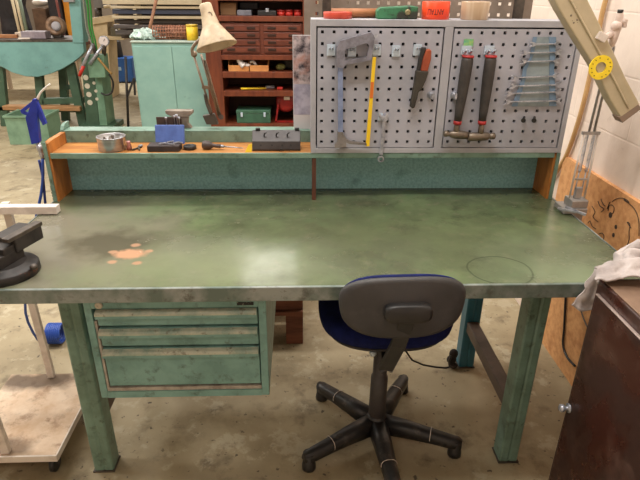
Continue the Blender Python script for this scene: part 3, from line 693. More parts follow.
# poster board standing on the rail beside the cabinet
m_post = mat('photo_print', (196, 180, 182), (46, 40, 50), scale=16, rough=.45, lo=.45, hi=.6, c3=(176, 132, 120), s3=9, lo3=.5, hi3=.6)
x0 = at(293, 80, 'y', BY+.055).x; z1 = at(296, 35, 'y', BY+.055).z
po = thing('photo_board', (x0+.06, BY+.06, RZ), 'tall glossy photo print board standing against the left of the tool cabinet', 'poster')
MB().box((x0, BY+.055, RZ), (x0+.11, BY+.06, z1)).build('board', mat('board_white', (214, 210, 212), rough=.5), po)
MB().box((x0+.002, BY+.054, RZ+.17), (x0+.108, BY+.055, z1-.002)).build('picture', m_post, po, label='mottled brown and violet photo')
MB().box((x0+.002, BY+.054, RZ+.055), (x0+.108, BY+.055, RZ+.168)).build('picture', mat('pale_print', (198, 194, 210), (150, 146, 168), scale=14, rough=.45), po, label='pale lilac photo')

# cream articulated lamp on the back rail
LY = RYc
al = thing('desk_lamp', at(211, 124, 'y', LY), 'old cream spring-arm lamp with conical shade at the back of the left shelf', 'lamp')
bp = at(211, 124, 'y', LY); RZl = RZ
MB().prism(pxl([(202.5, 116), (214, 114), (218, 124.6), (206.5, 124.6)], 'y', LY-.012), (0, .024, 0), .001).build('base_bracket', mat('dark_bracket', (70, 64, 58), rough=.5), al)
b = MB()
for (ua, va), (ub, vb) in (((213, 117), (194, 56)), ((219, 117), (201, 54)), ((221, 118), (205, 60))): b.cyl(at(ua, va, 'y', LY-.003), at(ub, vb, 'y', LY-.003), .0042, None, 10)
b.bar(at(202, 87, 'y', LY-.003), at(213, 88, 'y', LY-.003), .008, .012)
m_rod = mat('dull_lamp_rod', (150, 134, 116), (120, 104, 88), scale=16, rough=.4, metal=.5)
b.build('arm', m_rod, al)
MB().cyl(at(221, 117, 'y', LY-.02), at(221, 117, 'y', LY+.02), .01, None, 14).build('knob', m_iron, al)
MB().tube(pxl([(205, 94), (207, 104), (211, 114)], 'y', LY-.012), .006, 8).build('spring', m_iron, al)
b = MB(); b.ball(at(194, 54, 'y', LY-.01), .012); b.tube(pxl([(194, 56), (192, 50), (196, 43), (204, 37)], 'y', LY-.02), .006, 8); b.build('head_joint', m_rod, al)
S0 = at(205, 4, 'y', LY-.02); S1 = at(217, 47, 'y', LY-.055); ax = S1-S0; sl = ax.length; k = sl/.17
MB().lathe(S0, ax, [(0, .001), (0, .019), (.004, .0215), (sl*.2, .023), (sl*.5, .031), (sl*.56, .036), (sl*.75, .053), (sl*.97, .073), (sl, .073), (sl*.97, .071), (sl*.75, .050), (sl*.55, .032), (sl*.5, .027)], 32, caps=False).build('shade', m_oldw, al)
MB().tube(pxl([(207, 14), (210, 12), (212, 15), (210, 18), (207, 17), (207, 14)], 'y', LY-.05), .0022, 6).tube(pxl([(208, 18), (208, 26), (206, 36)], 'y', LY-.052), .0022, 6).build('switch_ring', m_rod, al)

# ---------------------------------------------------------------- bench vise at the left end
vz = H
vc = V((.18, .092, H))
vs = thing('bench_vise', vc, 'dark cast-iron vise bolted to the left end of the bench', 'vise')
MB().lathe(vc, (0, 0, 1), [(0, .085), (.002, .088), (.022, .088), (.026, .084), (.028, .06), (.034, .058)], 36).build('swivel_base', m_cast, vs)
MB().ball(at(34, 268, 'z', H+.028)+V((0, 0, .004)), .011, (1, 1, .8)).build('bolt', m_iron, vs)
d = V((.28, .96, 0)).normalized(); n = V((d.y, -d.x, 0)); Rm = Matrix((d, -n, V((0, 0, 1)))).transposed()
def vb(a0, a1, n0, n1, z0, z1, bev=.004, off=V((0, 0, 0))):
    c_ = vc+d*(a0+a1)/2+n*(n0+n1)/2+V((0, 0, (z0+z1)/2))+off; t = bmesh.new(); bmesh.ops.create_cube(t, size=1); bmesh.ops.scale(t, vec=(a1-a0, n1-n0, z1-z0), verts=t.verts)
    bmesh.ops.bevel(t, geom=list(t.edges), offset=bev, segments=2, affect='EDGES', profile=.5)
    return t, Matrix.Translation(c_) @ Rm.to_4x4()
b = MB(); b.merge(*vb(-.07, .05, -.036, .03, .032, .066)); b.merge(*vb(-.02, .055, -.034, .03, .06, .084)); b.build('body', m_cast, vs)
b = MB(); b.merge(*vb(.02, .125, -.042, .036, .056, .098)); b.build('fixed_jaw', m_cast, vs)
b = MB(); b.merge(*vb(-.0, .13, .012, .036, .094, .106, .002)); b.build('jaw_plate', m_iron, vs, label='bare steel jaw plate')
b = MB(); b.merge(*vb(-.14, -.055, -.034, .03, .045, .092)); b.merge(*vb(-.16, -.06, -.02, .02, .036, .058)); b.build('moving_jaw', m_cast, vs)
b = MB(); p = vc+d*(-.03)+V((0, 0, .06)); b.cyl(vc-d*.2+V((0, 0, .05)), vc-d*.12+V((0, 0, .05)), .011, None, 14); b.build('screw', m_iron, vs)
q = vc-n*.055+d*.0+V((0, 0, .074)); MB().cyl(q-d*.06, q+d*.05, .013, None, 14).ball(q+d*.05, .016).build('clamp_bar', m_cast, vs)

# ---------------------------------------------------------------- white wooden cart left of the bench
ct_ = thing('wooden_cart', (-.06, .4, 0), 'dusty wooden dolly with white posts left of the bench', 'cart')
m_dusty = mat('dusty_plywood', (222, 200, 176), (198, 168, 138), scale=9, rough=.85, c3=(150, 116, 88), s3=14, lo3=.6, hi3=.74, lo=.4, hi=.66)
dx0, dx1, dy0, dy1, dzt = -.19, .16, .135, .57, .10
MB().box((dx0, dy0, dzt-.022), (dx1, dy1, dzt), .002).build('deck', m_dusty, ct_)
grime(m_dusty, 12, .52, .66, (150, 118, 94), .75, 1)
grime(m_dusty, 5, .56, .68, (104, 84, 68), .6, 7)
spot(m_dusty, at(38, 380, 'z', dzt), .09, (78, 64, 52), wob=.8, nscale=14, soft=.4, squash=(1.8, .6, 1), strength=.85)
spot(m_dusty, at(10, 448, 'z', dzt), .05, (96, 78, 62), wob=.8, nscale=18, soft=.4, squash=(1.5, .8, 1), strength=.7)
MB().box((dx0, dy0-.006, dzt-.024), (dx1+.004, dy0, dzt+.002), .001).box((dx1, dy0, dzt-.024), (dx1+.005, dy1, dzt+.002), .001).build('deck_trim', m_white, ct_, label='pale edge strip')
for x, y in ((dx1-.03, dy0+.035), (dx1-.03, dy1-.05), (dx0+.05, dy0+.035), (dx0+.05, dy1-.05)):
    w = MB().lathe((x-.01, y, .032), (1, 0, 0), [(0, .026), (.003, .032), (.017, .032), (.02, .026)], 20).build('caster', m_black, ct_)
    MB().box((x-.014, y-.012, .06), (x+.014, y+.012, dzt-.022)).box((x-.014, y-.006, .03), (x-.0105, y+.006, .06)).box((x+.0105, y-.006, .03), (x+.014, y+.006, .06)).build('fork', m_iron, w)
pb = at(56, 374, 'z', dzt); pb = V((pb.x-.01, dy1-.02, dzt)); bt_ = at(9, 213, 'y', .565)
MB().bar(pb, (bt_.x, .558, .852), .026, .018, up=(0, 1, 0), bev=.001).build('post', m_white, ct_)
pf = at(4, 456, 'z', dzt); MB().bar((pf.x, dy0+.02, dzt), (pf.x-.03, dy0+.02, .8), .028, .02, up=(0, 1, 0), bev=.001).build('post', m_white, ct_)
be = at(57, 211, 'y', .52)
MB().box((-.6, .515, H+.003), (be.x, .548, H+.03), .001).build('top_bar', m_white, ct_)

# ---------------------------------------------------------------- blue air gun, hose and coil
ag = thing('air_blow_gun', at(46, 146, 'y', .69), 'blue air blow gun hooked at the left end of the shelf', 'air gun')
gy = .70
MB().prism(pxl([(35, 98), (38.5, 98), (40.5, 108), (39.8, 120), (42, 141), (34, 143), (29, 121), (28, 116), (31, 110)], 'y', gy), (0, -.022, 0), .002).build('body', m_blue, ag)
MB().prism(pxl([(38.5, 101), (41, 106), (47.8, 123), (44.5, 124.5), (40, 116), (39, 108)], 'y', gy-.004), (0, -.014, 0), .001).build('hook', m_blue, ag)
MB().prism(pxl([(35, 99), (21, 110), (22.5, 113), (29.5, 116), (30, 113), (25.5, 111), (35, 103)], 'y', gy-.007), (0, -.008, 0), .001).build('trigger', m_blue, ag)
MB().tube(pxl([(37.5, 99), (41, 92), (50, 84)], 'y', gy-.011), [.005, .0035, .003], 8, 3).build('nozzle', mat('pale_nozzle', (220, 214, 206), rough=.4), ag)
b = MB(); A, B = at(38, 142, 'y', gy-.011), at(42.5, 158, 'y', gy-.011); b.lathe(A, B-A, [(0, .008), (.012, .008), (.013, .0105), (.03, .0105), (.031, .008), (.045, .009), (.06, .006)], 14); b.build('coupling', m_steel, ag, label='steel hose coupling')
MB().box((.06, gy-.004, .965), (.0895, gy, .972)).box((.06, gy-.004, .972), (.065, gy, .985)).build('hanger', m_iron, ag)
m_h2 = m_hose
B = at(42.5, 158, 'y', gy-.011)
hpath = [B] + pxl([(43, 175), (41, 195), (36, 218)], 'y', gy-.011) + [at(30, 250, 'y', .72), at(25, 300, 'y', .75), at(28, 322, 'y', .80), at(38, 340, 'y', .88)]
coil = []
cc = V((.0, .0, 0)); c0 = at(49, 338, 'y', .93); c1 = at(64, 338, 'y', .93)
for i in range(0, 8*14+1):
    a = 2*math.pi*i/14+math.pi; x = c0.x+(c1.x-c0.x)*i/(8*14); coil.append(V((x, .93+math.cos(a)*.045, .052+math.sin(a)*.045)))
MB().tube(hpath+[V((coil[0].x-.02, .9, .06))]+coil, .0055, 8, 2).build('coiled_hose', m_h2, None, 'blue air hose dropping to a coil behind the front left leg', 'hose')
MB().tube([at(39, 160, 'y', gy-.0), at(43, 178, 'y', gy), at(45.5, 205, 'y', gy), at(48, 214, 'y', gy+.03), at(50, 230, 'y', .74), at(51, 245, 'y', .74)], .005, 8, 3).build('straight_hose', mat('dark_blue_hose', (26, 48, 120), rough=.4), None, 'second dark blue hose crossing beside the left shelf end', 'hose')
b = MB()
pts = pxl([(49, 187), (51, 189), (48.5, 193), (50.5, 196), (49, 199), (52, 202)], 'y', SY+.02)
for i, p in enumerate(pts): b.ball(V((.081, p.y, p.z)), .0075, (1, .7, 1), 1)
b.tube([V((.081, p.y, p.z)) for p in pts], .003, 6)
b.build('chain', m_cast, None, 'short dark chain hanging at the foot of the left shelf end', 'chain')

# ---------------------------------------------------------------- swivel chair
sx, sy = 1.27, .29
ch = thing('swivel_chair', (sx, sy, 0), 'worn blue and black swivel work chair on five glides in front of the bench', 'chair')
m_shell = mat('dusty_black_shell', (60, 58, 58), (47, 46, 46), scale=6, rough=.55, c3=(74, 71, 70), s3=16, lo3=.6, hi3=.8)
m_fab = mat('navy_fabric', (24, 32, 84), (19, 26, 70), scale=40, rough=.95, bump=.2, bscale=300, spec=.2)
m_base = mat('scuffed_black_base', (42, 40, 40), (32, 31, 31), scale=10, rough=.42, c3=(112, 104, 98), s3=13, lo3=.55, hi3=.78)
SZ = .54
MB().cushion((sx, sy, SZ+.03), (1, 0, 0), (0, 1, 0), (0, 0, 1), .44, .42, .06, 2.7, 44, [(-.5, .0), (-.5, .9), (-.3, .98), (0, 1), (.25, .985), (.42, .93), (.5, .82), (.54, .4), (.55, 0)]).build('seat', m_fab, ch)
MB().cushion((sx, sy, SZ-.008), (1, 0, 0), (0, 1, 0), (0, 0, 1), .40, .38, .016, 2.7, 44).build('seat_shell', m_shell, ch, label='black shell under the seat')
byc = -.058; bzc = (at(403, 309, 'y', byc-.02)).z; bxc = at(404.5, 306, 'y', byc-.02).x
tilt = R(-12)
Nn = V((.04, -1, 0)).normalized(); Up = V((0, .1, 1)).normalized(); Ux = Up.cross(Nn)*-1
Nn = Ux.cross(Up)*-1
if Nn.y > 0: Nn = -Nn
bw = (at(472, 300, 'y', byc)-at(336, 300, 'y', byc)).length; bh = .172
MB().cushion(V((bxc, byc-.008, bzc)), Ux, Up, Nn, bw, bh, .02, 2.9, 48, [(-.5, 0), (-.5, .97), (-.2, 1), (.2, .985), (.42, .93), (.5, .86), (.52, 0)], dish=-.022, taper=.065).build('backrest_shell', m_shell, ch, label='dusty black back shell')
MB().cushion(V((bxc, byc+.02, bzc-.002)), Ux, Up, Nn, bw-.012, bh-.002, .04, 2.9, 48, [(-.5, 0), (-.46, .6), (-.36, .82), (-.1, .95), (.2, .99), (.5, 1), (.5, 0)], dish=-.022, taper=.065).build('backrest', m_fab, ch)
bk = at(408, 314, 'y', byc-.035)
b = MB().cushion(V((bk.x, byc-.034, bk.z+.004)), (1, 0, 0), (0, .1, 1), (0, -1, .1), .125, .052, .036, 3.5, 32); b.build('bracket', m_black, ch)
q0 = V((bk.x+.005, byc-.04, bk.z+.015)); q1 = at(398, 345, 'y', byc-.02); q2 = at(386, 368, 'y', byc+.03); q3 = V((sx-.01, .1, SZ-.05)); q4 = V((sx, .25, SZ-.045))
b = MB()
for A, B in ((q0, q1), (q1, q2), (q2, q3), (q3, q4)):
    e = (B-A).normalized()*.006; b.bar(A-e, B+e, .042, .014, up=(0, -1, .3), bev=.003)
b.build('back_bar', m_black, ch)
MB().box((sx-.07, sy-.10, SZ-.06), (sx+.07, sy+.1, SZ-.024), .006).build('mechanism', m_iron, ch)
MB().ball(at(373, 353, 'y', .16), .012).cyl(at(373, 353, 'y', .16), (sx-.02, .26, SZ-.045), .005, None, 8).build('tilt_knob', m_zinc, ch, label='pale metal knob')
lv = [V((sx+.05, sy, SZ-.05)), at(412, 360, 'y', .33), at(446, 368, 'y', .33), at(449, 362, 'y', .34), at(451, 356, 'y', .34)]
MB().tube(lv, .0035, 8, 3).build('lever', m_black, ch)
MB().lathe((sx, sy, .085), (0, 0, 1), [(0, .026), (.02, .026), (.022, .032), (.2, .030), (.202, .025), (.3, .025), (.302, .02), (SZ-.085-.055, .02)], 22).build('column', mat('dusty_column', (72, 67, 66), (58, 54, 53), scale=9, rough=.5), ch)
b = MB().lathe((sx, sy, .055), (0, 0, 1), [(0, .05), (.012, .056), (.03, .052), (.05, .036), (.06, .032)], 24); b.build('hub', m_base, ch)
for a in (60, 132, 209, 275, 341):
    e = V((math.cos(R(a)), math.sin(R(a)), 0)); n = V((-e.y, e.x, 0)); c0 = V((sx, sy, 0)); rl = .295
    prof = [(.03, .034, .05, .105), (.12, .03, .052, .098), (.2, .026, .05, .088), (.27, .024, .045, .08), (rl, .021, .044, .077), (rl+.018, .012, .046, .072)]
    rows = []
    for r_, hw, z0, z1 in prof:
        zc = [(-hw, z0), (-hw, z1-.014), (-hw*.55, z1), (hw*.55, z1), (hw, z1-.014), (hw, z0)]
        rows.append([c0+e*r_+n*x+V((0, 0, z)) for x, z in zc]+[c0+e*r_+n*(-hw)+V((0, 0, z0))])
    b = MB().grid(rows, True); b.faces(rows[0][:6], [tuple(range(6))]); b.faces(rows[-1][:6], [tuple(range(6))])
    bmesh.ops.remove_doubles(b.bm, verts=b.bm.verts, dist=1e-5)
    l = b.build('base_arm', m_base, ch)
    MB().lathe(c0+e*(rl-.004), (0, 0, 1), [(0, .021), (.003, .025), (.02, .0245), (.024, .022), (.07, .021)], 20).build('glide', m_black, l)
    MB().box((-.001, -.025, 0), (.001, .025, .002)).bm.free() if False else None
    cpt = c0+e*.2; MB().tube([cpt+n*(-.0265)+V((0, 0, .06)), cpt+n*(-.0268)+V((0, 0, .076)), cpt+n*(-.014)+V((0, 0, .0905)), cpt+n*.014+V((0, 0, .0905)), cpt+n*.0268+V((0, 0, .076)), cpt+n*.0265+V((0, 0, .06))], .0012, 5, 3).build('cord_ring', m_white, l, label='thin pale cord round the arm')

# ---------------------------------------------------------------- brown steel cabinet at the right front
bx, by = 1.757, -.06; bz = .87
bc = thing('brown_cabinet', (1.94, -.3, 0), 'glossy dark brown steel cabinet at the right front corner', 'cabinet')
m_br = mat('glossy_brown_enamel', (60, 30, 23), (48, 24, 18), scale=5, rough=.22, rough2=.5, lo=.45, hi=.55, spec=.6, c3=(82, 58, 50), s3=8, lo3=.54, hi3=.72)  # paler blotches in the colour imitate smudged reflections
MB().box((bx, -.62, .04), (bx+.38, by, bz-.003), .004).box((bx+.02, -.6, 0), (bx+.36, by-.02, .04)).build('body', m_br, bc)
m_dust = mat('dusty_brown_top', (132, 106, 86), (104, 80, 62), scale=6, rough=.6, c3=(80, 58, 46), s3=14, lo3=.6, hi3=.8)
MB().box((bx+.006, -.615, bz-.003), (bx+.376, by-.012, bz), .001).build('top_plate', m_dust, bc, label='dusty top')
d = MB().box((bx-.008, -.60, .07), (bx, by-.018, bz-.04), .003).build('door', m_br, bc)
MB().box((bx-.0095, -.60, bz-.0385), (bx-.001, by-.018, bz-.0355), .0008).build('door_highlight', mat('edge_highlight', (220, 200, 190), rough=.3, metal=.7), bc, label='bright strip drawn as the highlight above the door')  # added strip stands in for the highlight on the door's top edge
kp = at(569, 408, 'x', bx-.008); kp = V((bx-.008, kp.y, kp.z))
MB().lathe(kp, (-1, 0, 0), [(0, .014), (.003, .014), (.004, .006), (.014, .006), (.016, .011), (.024, .0115), (.028, .007)], 20).build('knob', m_steel, d, label='chrome knob')

# rag
rg = MB()
def loft(rows, nu=26, sub=5, amp=.0045, seed=1):
    P = [[at(u, v, 'y', y) for u, v, y in r] for r in rows]
    def cr(a, b, c, d, t): return .5*((2*b)+(c-a)*t+(2*a-5*b+4*c-d)*t*t+(3*b-a-3*c+d)*t**3)
    def along(pts, n):
        out = []
        for i in range(n):
            x = i/(n-1)*(len(pts)-1); k = min(int(x), len(pts)-2); t = x-k
            out.append(cr(pts[max(k-1, 0)], pts[k], pts[k+1], pts[min(k+2, len(pts)-1)], t))
        return out
    Q = [along(r, nu) for r in P]; cols = [along([Q[i][j] for i in range(len(Q))], (len(Q)-1)*sub+1) for j in range(nu)]
    G = [[cols[j][i] for j in range(nu)] for i in range(len(cols[0]))]
    for r in G:
        for j, p in enumerate(r):
            r[j] = p+V(noise.noise_vector(p*38+V((seed, 0, 0))))*amp
    rg.grid(G)
loft([[(572, 305, -.028), (579, 309, -.03), (588, 310, -.034), (596, 306, -.04)], [(581, 292, -.028), (586, 295, -.03), (592, 296, -.026), (598, 290, -.035)], [(592, 272, -.02), (595, 275, -.028), (598, 278, -.034), (601, 280, -.05)], [(594, 267, -.01), (598, 268, -.02), (602, 270, -.03), (606, 272, -.05)]], 16, 6, .010, 2)
loft([[(596, 281, -.10), (612, 279, -.11), (628, 278, -.11), (660, 278, -.11)], [(594, 269, -.05), (612, 268, -.07), (628, 267, -.08), (660, 266, -.08)], [(596, 266, -.03), (613, 262, -.04), (628, 258, -.05), (660, 256, -.05)],
      [(614, 264, -.01), (620, 262, -.02), (628, 262, -.03), (660, 262, -.03)], [(612, 261, .01), (619, 254, .01), (628, 249, .0), (660, 247, .0)], [(617, 253, .03), (622, 251, .02), (630, 253, .02), (660, 254, .02)],
      [(621, 250, .035), (630, 244, .035), (638, 241, .035), (660, 238, .03)], [(622, 256, .045), (632, 251, .055), (642, 249, .055), (662, 246, .05)]], 34, 6, .012, 5)
o = rg.build('rag', mat('greyish_cloth', (186, 176, 172), (150, 140, 136), scale=9, rough=.95, bump=.15, bscale=200), None, 'crumpled grey-white rag draped over the brown cabinet and bench corner', 'rag')
sm = o.modifiers.new('thickness', 'SOLIDIFY'); sm.thickness = .004

# ---------------------------------------------------------------- fluorescent arm lamp clamped at the right end
fl = thing('arm_lamp', (1.955, .63, H), 'cream fluorescent arm lamp clamped to the right rear bench corner', 'lamp')
LX = 1.975
cpos = at(577, 197, 'x', LX)
m_alu = mat('grey_alloy', (172, 168, 164), (150, 146, 144), scale=16, rough=.4, metal=.5)
MB().box((LX-.055, cpos.y-.035, H+.002), (LX+.03, cpos.y+.045, H+.022), .003).box((LX-.03, cpos.y-.03, H+.022), (LX+.03, cpos.y+.03, H+.05), .003).box((LX-.018, cpos.y-.03, H-.09), (LX+.02, cpos.y+.02, H+.002), .002).build('clamp', m_alu, fl)
MB().bar((LX-.05, cpos.y-.03, H+.028), (LX-.005, cpos.y-.09, H+.022), .008, .008).bar((LX-.08, cpos.y-.035, H+.026), (LX-.03, cpos.y-.07, H+.024), .007, .007).build('clamp_lever', m_steel, fl)
mid = at(591, 133, 'x', LX); top = at(612, 46, 'x', LX-.01)
basep = V((LX, cpos.y, H+.05))
b = MB()
for o in (-.027, .027): b.cyl(basep+V((o, 0, 0)), mid+V((o*.9, 0, 0)), .0035, None, 8)
b.build('lower_arm', m_white, fl, label='white outer rods')
b = MB(); dd = mid-basep
for o in (-.012, .012):
    P = [basep+V((o, 0, 0))+dd*.42+dd*(.56*i/200)+(V((math.cos(i*.9), 0, 0))*.005+V((0, math.sin(i*.9), 0))*.005) for i in range(201)]
    b.tube(P, .0014, 5, 1); b.cyl(basep+V((o, 0, 0)), basep+V((o, 0, 0))+dd*.45, .0022, None, 6)
b.build('spring', m_steel, fl)
MB().box(basep+V((-.012, -.008, 0)), basep+V((.012, .008, .04)), .002).build('arm_joint', m_alu, fl)
MB().bar(basep+dd*.3+V((-.02, 0, 0)), basep+dd*.3+V((.02, 0, 0)), .006, .006).build('cross_pin', m_alu, fl)
MB().bar(mid+V((-.03, 0, 0)), mid+V((.03, 0, 0)), .01, .01).build('cross_bar', m_alu, fl)
b = MB()
for o in (-.008, .01): b.cyl(mid+V((o, 0, 0)), top+V((o*.7, 0, 0)), .0042, None, 8)
b.build('upper_arm', m_alu, fl)
HY = top.y-.06
j0 = at(613, 40, 'y', top.y-.01)
m_pink = mat('pinkish_white_fitting', (214, 196, 186), (192, 172, 160), scale=20, rough=.4)
b = MB().tube([top, j0, at(618, 24, 'y', top.y-.01), at(620.5, 11, 'y', top.y-.01)], [.007, .012, .014, .008], 12, 4)
b.cyl(at(612, 34, 'y', top.y-.01), at(603, 38, 'y', HY+.02), .01, .009, 12); b.ball(at(616.5, 26, 'y', top.y-.012), .017)
b.build('swivel_joint', m_pink, fl)
MB().cyl(at(619, 23, 'y', top.y-.012), at(625.5, 21, 'y', top.y-.02), .006, .009, 10).box(at(625, 24, 'y', top.y-.02)-V((.005, .005, .01)), at(625, 24, 'y', top.y-.02)+V((.005, .005, .014)), .002).build('wing_knob', m_pink, fl)
MB().cyl(at(620, 13, 'y', top.y-.011), at(620.8, 9.5, 'y', top.y-.011), .0085, None, 12).build('cap', m_black, fl)
# head
def H3(u, v, y=HY): return at(u, v, 'y', y)
outl = [(550, -6), (585, -6), (600, 24), (612, 48), (626, 78), (640, 104.5), (621, 118), (610, 100), (594, 66), (574, 34), (560, 11)]
Pf = [H3(u, v) for u, v in outl]
dirh = (H3(630, 111)-H3(567, -6)).normalized()
ext = [H3(552, -6)-dirh*.07, H3(581, -6)-dirh*.07]
poly = [ext[0], ext[1]]+Pf[1:]
MB().prism(poly, (0, .05, 0), .004).build('housing', m_cream, fl)
rid = [H3(567, -8), H3(587, 30), H3(603, 62), H3(628, 112)]
b = MB().tube([p+V((0, -.001, 0)) for p in (H3(566, -8), H3(580, 18), H3(596, 47), H3(614, 80), H3(628, 108))], .0035, 8, 3); b.build('ridge', m_cream, fl)
MB().prism([H3(619, 117.5), H3(638.5, 104), H3(641.5, 109), H3(622.5, 123)], (0, .045, 0), .001).build('end_cap', m_rod if False else mat('grey_end_cap', (136, 116, 100), rough=.6), fl)
MB().box(H3(602, 37, HY-.012)-V((.012, .0, .012)), H3(602, 37, HY-.0)+V((.012, .012, .012)), .002, Matrix.Rotation(R(25), 3, 'Y')).build('switch', m_white, fl)
rc = H3(601, 67.5, HY-.0045)
ro_ = 11.5/FPX*(rc-EYE).length*.88
b = MB(); ring = np.linspace(0, 2*math.pi, 33)[:-1]
MB().frame([rc+V((math.cos(t)*ro_, 0, math.sin(t)*ro_)) for t in ring], [rc+V((math.cos(t)*ro_*.45, 0, math.sin(t)*ro_*.45)) for t in ring], (0, .0045, 0)).build('sticker', mat('yellow_sticker', (246, 216, 40), rough=.5), fl, label='yellow ring sticker')
b = MB()
for k in range(14):
    t = 2*math.pi*k/14+.1
    if k % 7 in (3,): continue
    q = rc+V((math.cos(t)*ro_*.8, -.0004, math.sin(t)*ro_*.8)); e = V((math.cos(t), 0, math.sin(t))); f = V((-e.z, 0, e.x))
    b.bar(q-e*.0018, q+e*.0022, .0016, .0004, up=(0, 1, 0))
    b.bar(q-f*.002, q+f*.0015, .0012, .0004, up=(0, 1, 0))
b.build('sticker_mark', mat('dark_print', (90, 76, 20), rough=.6), fl)
b = MB(); random.seed(5)
for k in range(9):
    p = H3(575+random.uniform(-4, 6), 16+random.uniform(-8, 8), HY-.0004); b.lathe(p, (0, -1, 0), [(0, random.uniform(.001, .0035)), (.0003, .001)], 7)
b.build('scuff', mat('scuff_grey', (128, 116, 98), rough=.7), fl)

# hose and cable on the right wall
m_tub = mat('yellowed_tube', (206, 166, 112), (190, 150, 98), scale=10, rough=.5)
tp = pxl([(609, -12), (604, 6), (600, 24), (596, 45), (590, 75), (583, 105), (575, 132), (567, 154), (559, 168), (552, 178)], 'x', WX-.014)
MB().tube(tp, .0095, 10, 3).build('wall_tube', m_tub, None, 'yellowed plastic tube running down the white right wall', 'tube')
cp = pxl([(566, 290), (565, 310), (564, 330), (563, 345), (567, 357), (575, 366)], 'x', CX-.007)
MB().tube(cp, .005, 8, 4).build('wall_cable', m_black, None, 'black cable hanging down the chipboard below the bench corner', 'cable')
MB().tube(pxl([(578, 290), (581, 310), (585, 322), (590, 332)], 'x', CX-.006), .003, 8, 4).build('wall_cable', mat('grey_cable', (90, 78, 68), rough=.5), None, 'thin grey cable on the chipboard behind the brown cabinet', 'cable')
b = MB(); p = at(452, 362, 'y', .69)
b.ball((1.668, .70, .07), .02, (1, .8, 1.3), 2); b.ball((1.662, .70, .04), .022, (1, .8, 1), 2); b.ball((1.67, .69, .015), .015, (1.4, 1, .9), 2)
b.build('dark_rag', mat('black_rag', (46, 40, 38), rough=.9), None, 'small black lump of cloth at the foot of the rear right leg', 'rag')

# pallet on the floor behind the bench
pa = thing('wooden_pallet', (.9, 1.0, 0), 'dark red-brown wooden pallet on the floor behind the bench', 'pallet')
m_pal = mat('old_pallet_wood', (122, 74, 54), (92, 54, 40), scale=6, stretch=(1, 8, 8), rough=.8)
px1 = at(303, 330, 'y', .89).x
MB().box((px1-.08, .89, 0), (px1, .99, .17), .003).build('block', m_pal, pa); MB().box((px1-.62, .89, 0), (px1-.54, .99, .17), .003).build('block', m_pal, pa)
for k in range(5):
    MB().box((px1-.62, .87+k*.11, .1705), (px1, .96+k*.11, .19), .002).build('deck_board', m_pal, pa)
for k in range(2): MB().box((px1-.62, .89+k*.40, .1905), (px1, .97+k*.40, .28), .002).build('bearer', m_pal, pa)
for k in range(5): MB().box((px1-.62, .87+k*.11, .2805), (px1, .96+k*.11, .30), .002).build('deck_board', m_pal, pa)
MB().box((px1-.08, 1.27, 0), (px1, 1.35, .17), .003).build('block', m_pal, pa); MB().box((px1-.62, 1.27, 0), (px1-.54, 1.35, .17), .003).build('block', m_pal, pa)

# ---------------------------------------------------------------- background: mahogany bookcase
KY = 3.0; KD = .36
def kx(u, v=60): return at(u, v, 'y', KY).x
def kz(v, u=260): return at(u, v, 'y', KY).z
bo = thing('bookcase', (kx(260), KY+KD/2, 0), 'tall mahogany open shelf unit standing behind the bench shelf', 'bookcase')
xl0, xl1, xr0, xr1 = kx(206), kx(221.5), kx(303), kx(317)
KT = 1.75
MB().box((xl0, KY, 0), (xl1, KY+.04, KT), .003).box((xl1-.03, KY+.04, 0), (xl1, KY+KD, KT)).build('side_panel', m_book, bo)
MB().box((xr0, KY, 0), (xr1, KY+.04, KT), .003).box((xr0, KY+.04, 0), (xr0+.03, KY+KD, KT)).build('side_panel', m_book, bo)
MB().box((xl1, KY+KD-.012, 0), (xr0, KY+KD, KT)).build('back_panel', mat('dark_mahogany', (66, 34, 24), rough=.6), bo)
for va, vb_ in ((-3, 1), (16, 21.5), (55, 60), (72, 78), (91, 96.5), (124, 130)):
    MB().box((xl1, KY+.002, kz(vb_)), (xr0, KY+KD-.012, kz(va)), .002).build('shelf', m_book, bo)
MB().box((xl0, KY, KT), (xr1, KY+KD, KT+.03), .002).build('top', m_book, bo)
# drawer chest on the shelf
dc = thing('small_drawer_chest', (kx(262), KY+.17, kz(55)), 'mahogany chest of eight shallow drawers filling a bookcase shelf', 'drawer chest')
z0c, z1c = kz(55)+.001, kz(23)
MB().box((xl1+.002, KY+.02, z0c), (xr0-.002, KY+.3, z1c), .002).build('body', m_bookd, dc)
for c_ in range(2):
    xa = xl1+.015+c_*((xr0-xl1)/2); xb = xa+(xr0-xl1)/2-.03
    hgt = (z1c-z0c-.02)/4
    for r_ in range(4):
        za = z0c+.01+r_*hgt
        d = MB().box((xa, KY+.006, za+.004), (xb, KY+.02, za+hgt-.004), .003).build('drawer', m_bookd, dc)
        for f in (.22, .78): 
            xq = xa+(xb-xa)*f; MB().box((xq-.03, KY+.0, za+hgt*.35), (xq+.03, KY+.006, za+hgt*.7), .002).build('handle', mat('dark_bronze', (60, 40, 32), rough=.45, metal=.4), d)
def kthing(name, u0, v0, u1, v1, m, label, cat, dep=.12, y=KY+.05, bev=.004, group=None, sh=None):
    z = max(kz(v1), sh if sh is not None else kz(v1))
    return MB().box((kx(u0), y, z), (kx(u1), y+dep, z+(kz(v0)-kz(v1))), bev).build(name, m, None, label, cat, group)
s16 = kz(16)+.0005
kthing('cardboard_box', 222.5, 3, 238, 16, mat('dull_card', (110, 80, 50), rough=.8), 'brown box at the left end of the upper bookcase shelf', 'box', sh=s16)
kthing('storage_box', 239, 10.5, 253, 16, mat('grey_box', (110, 110, 118), (90, 90, 98), scale=20, rough=.5), 'low grey box on the upper bookcase shelf', 'box', y=KY+.03, sh=s16)
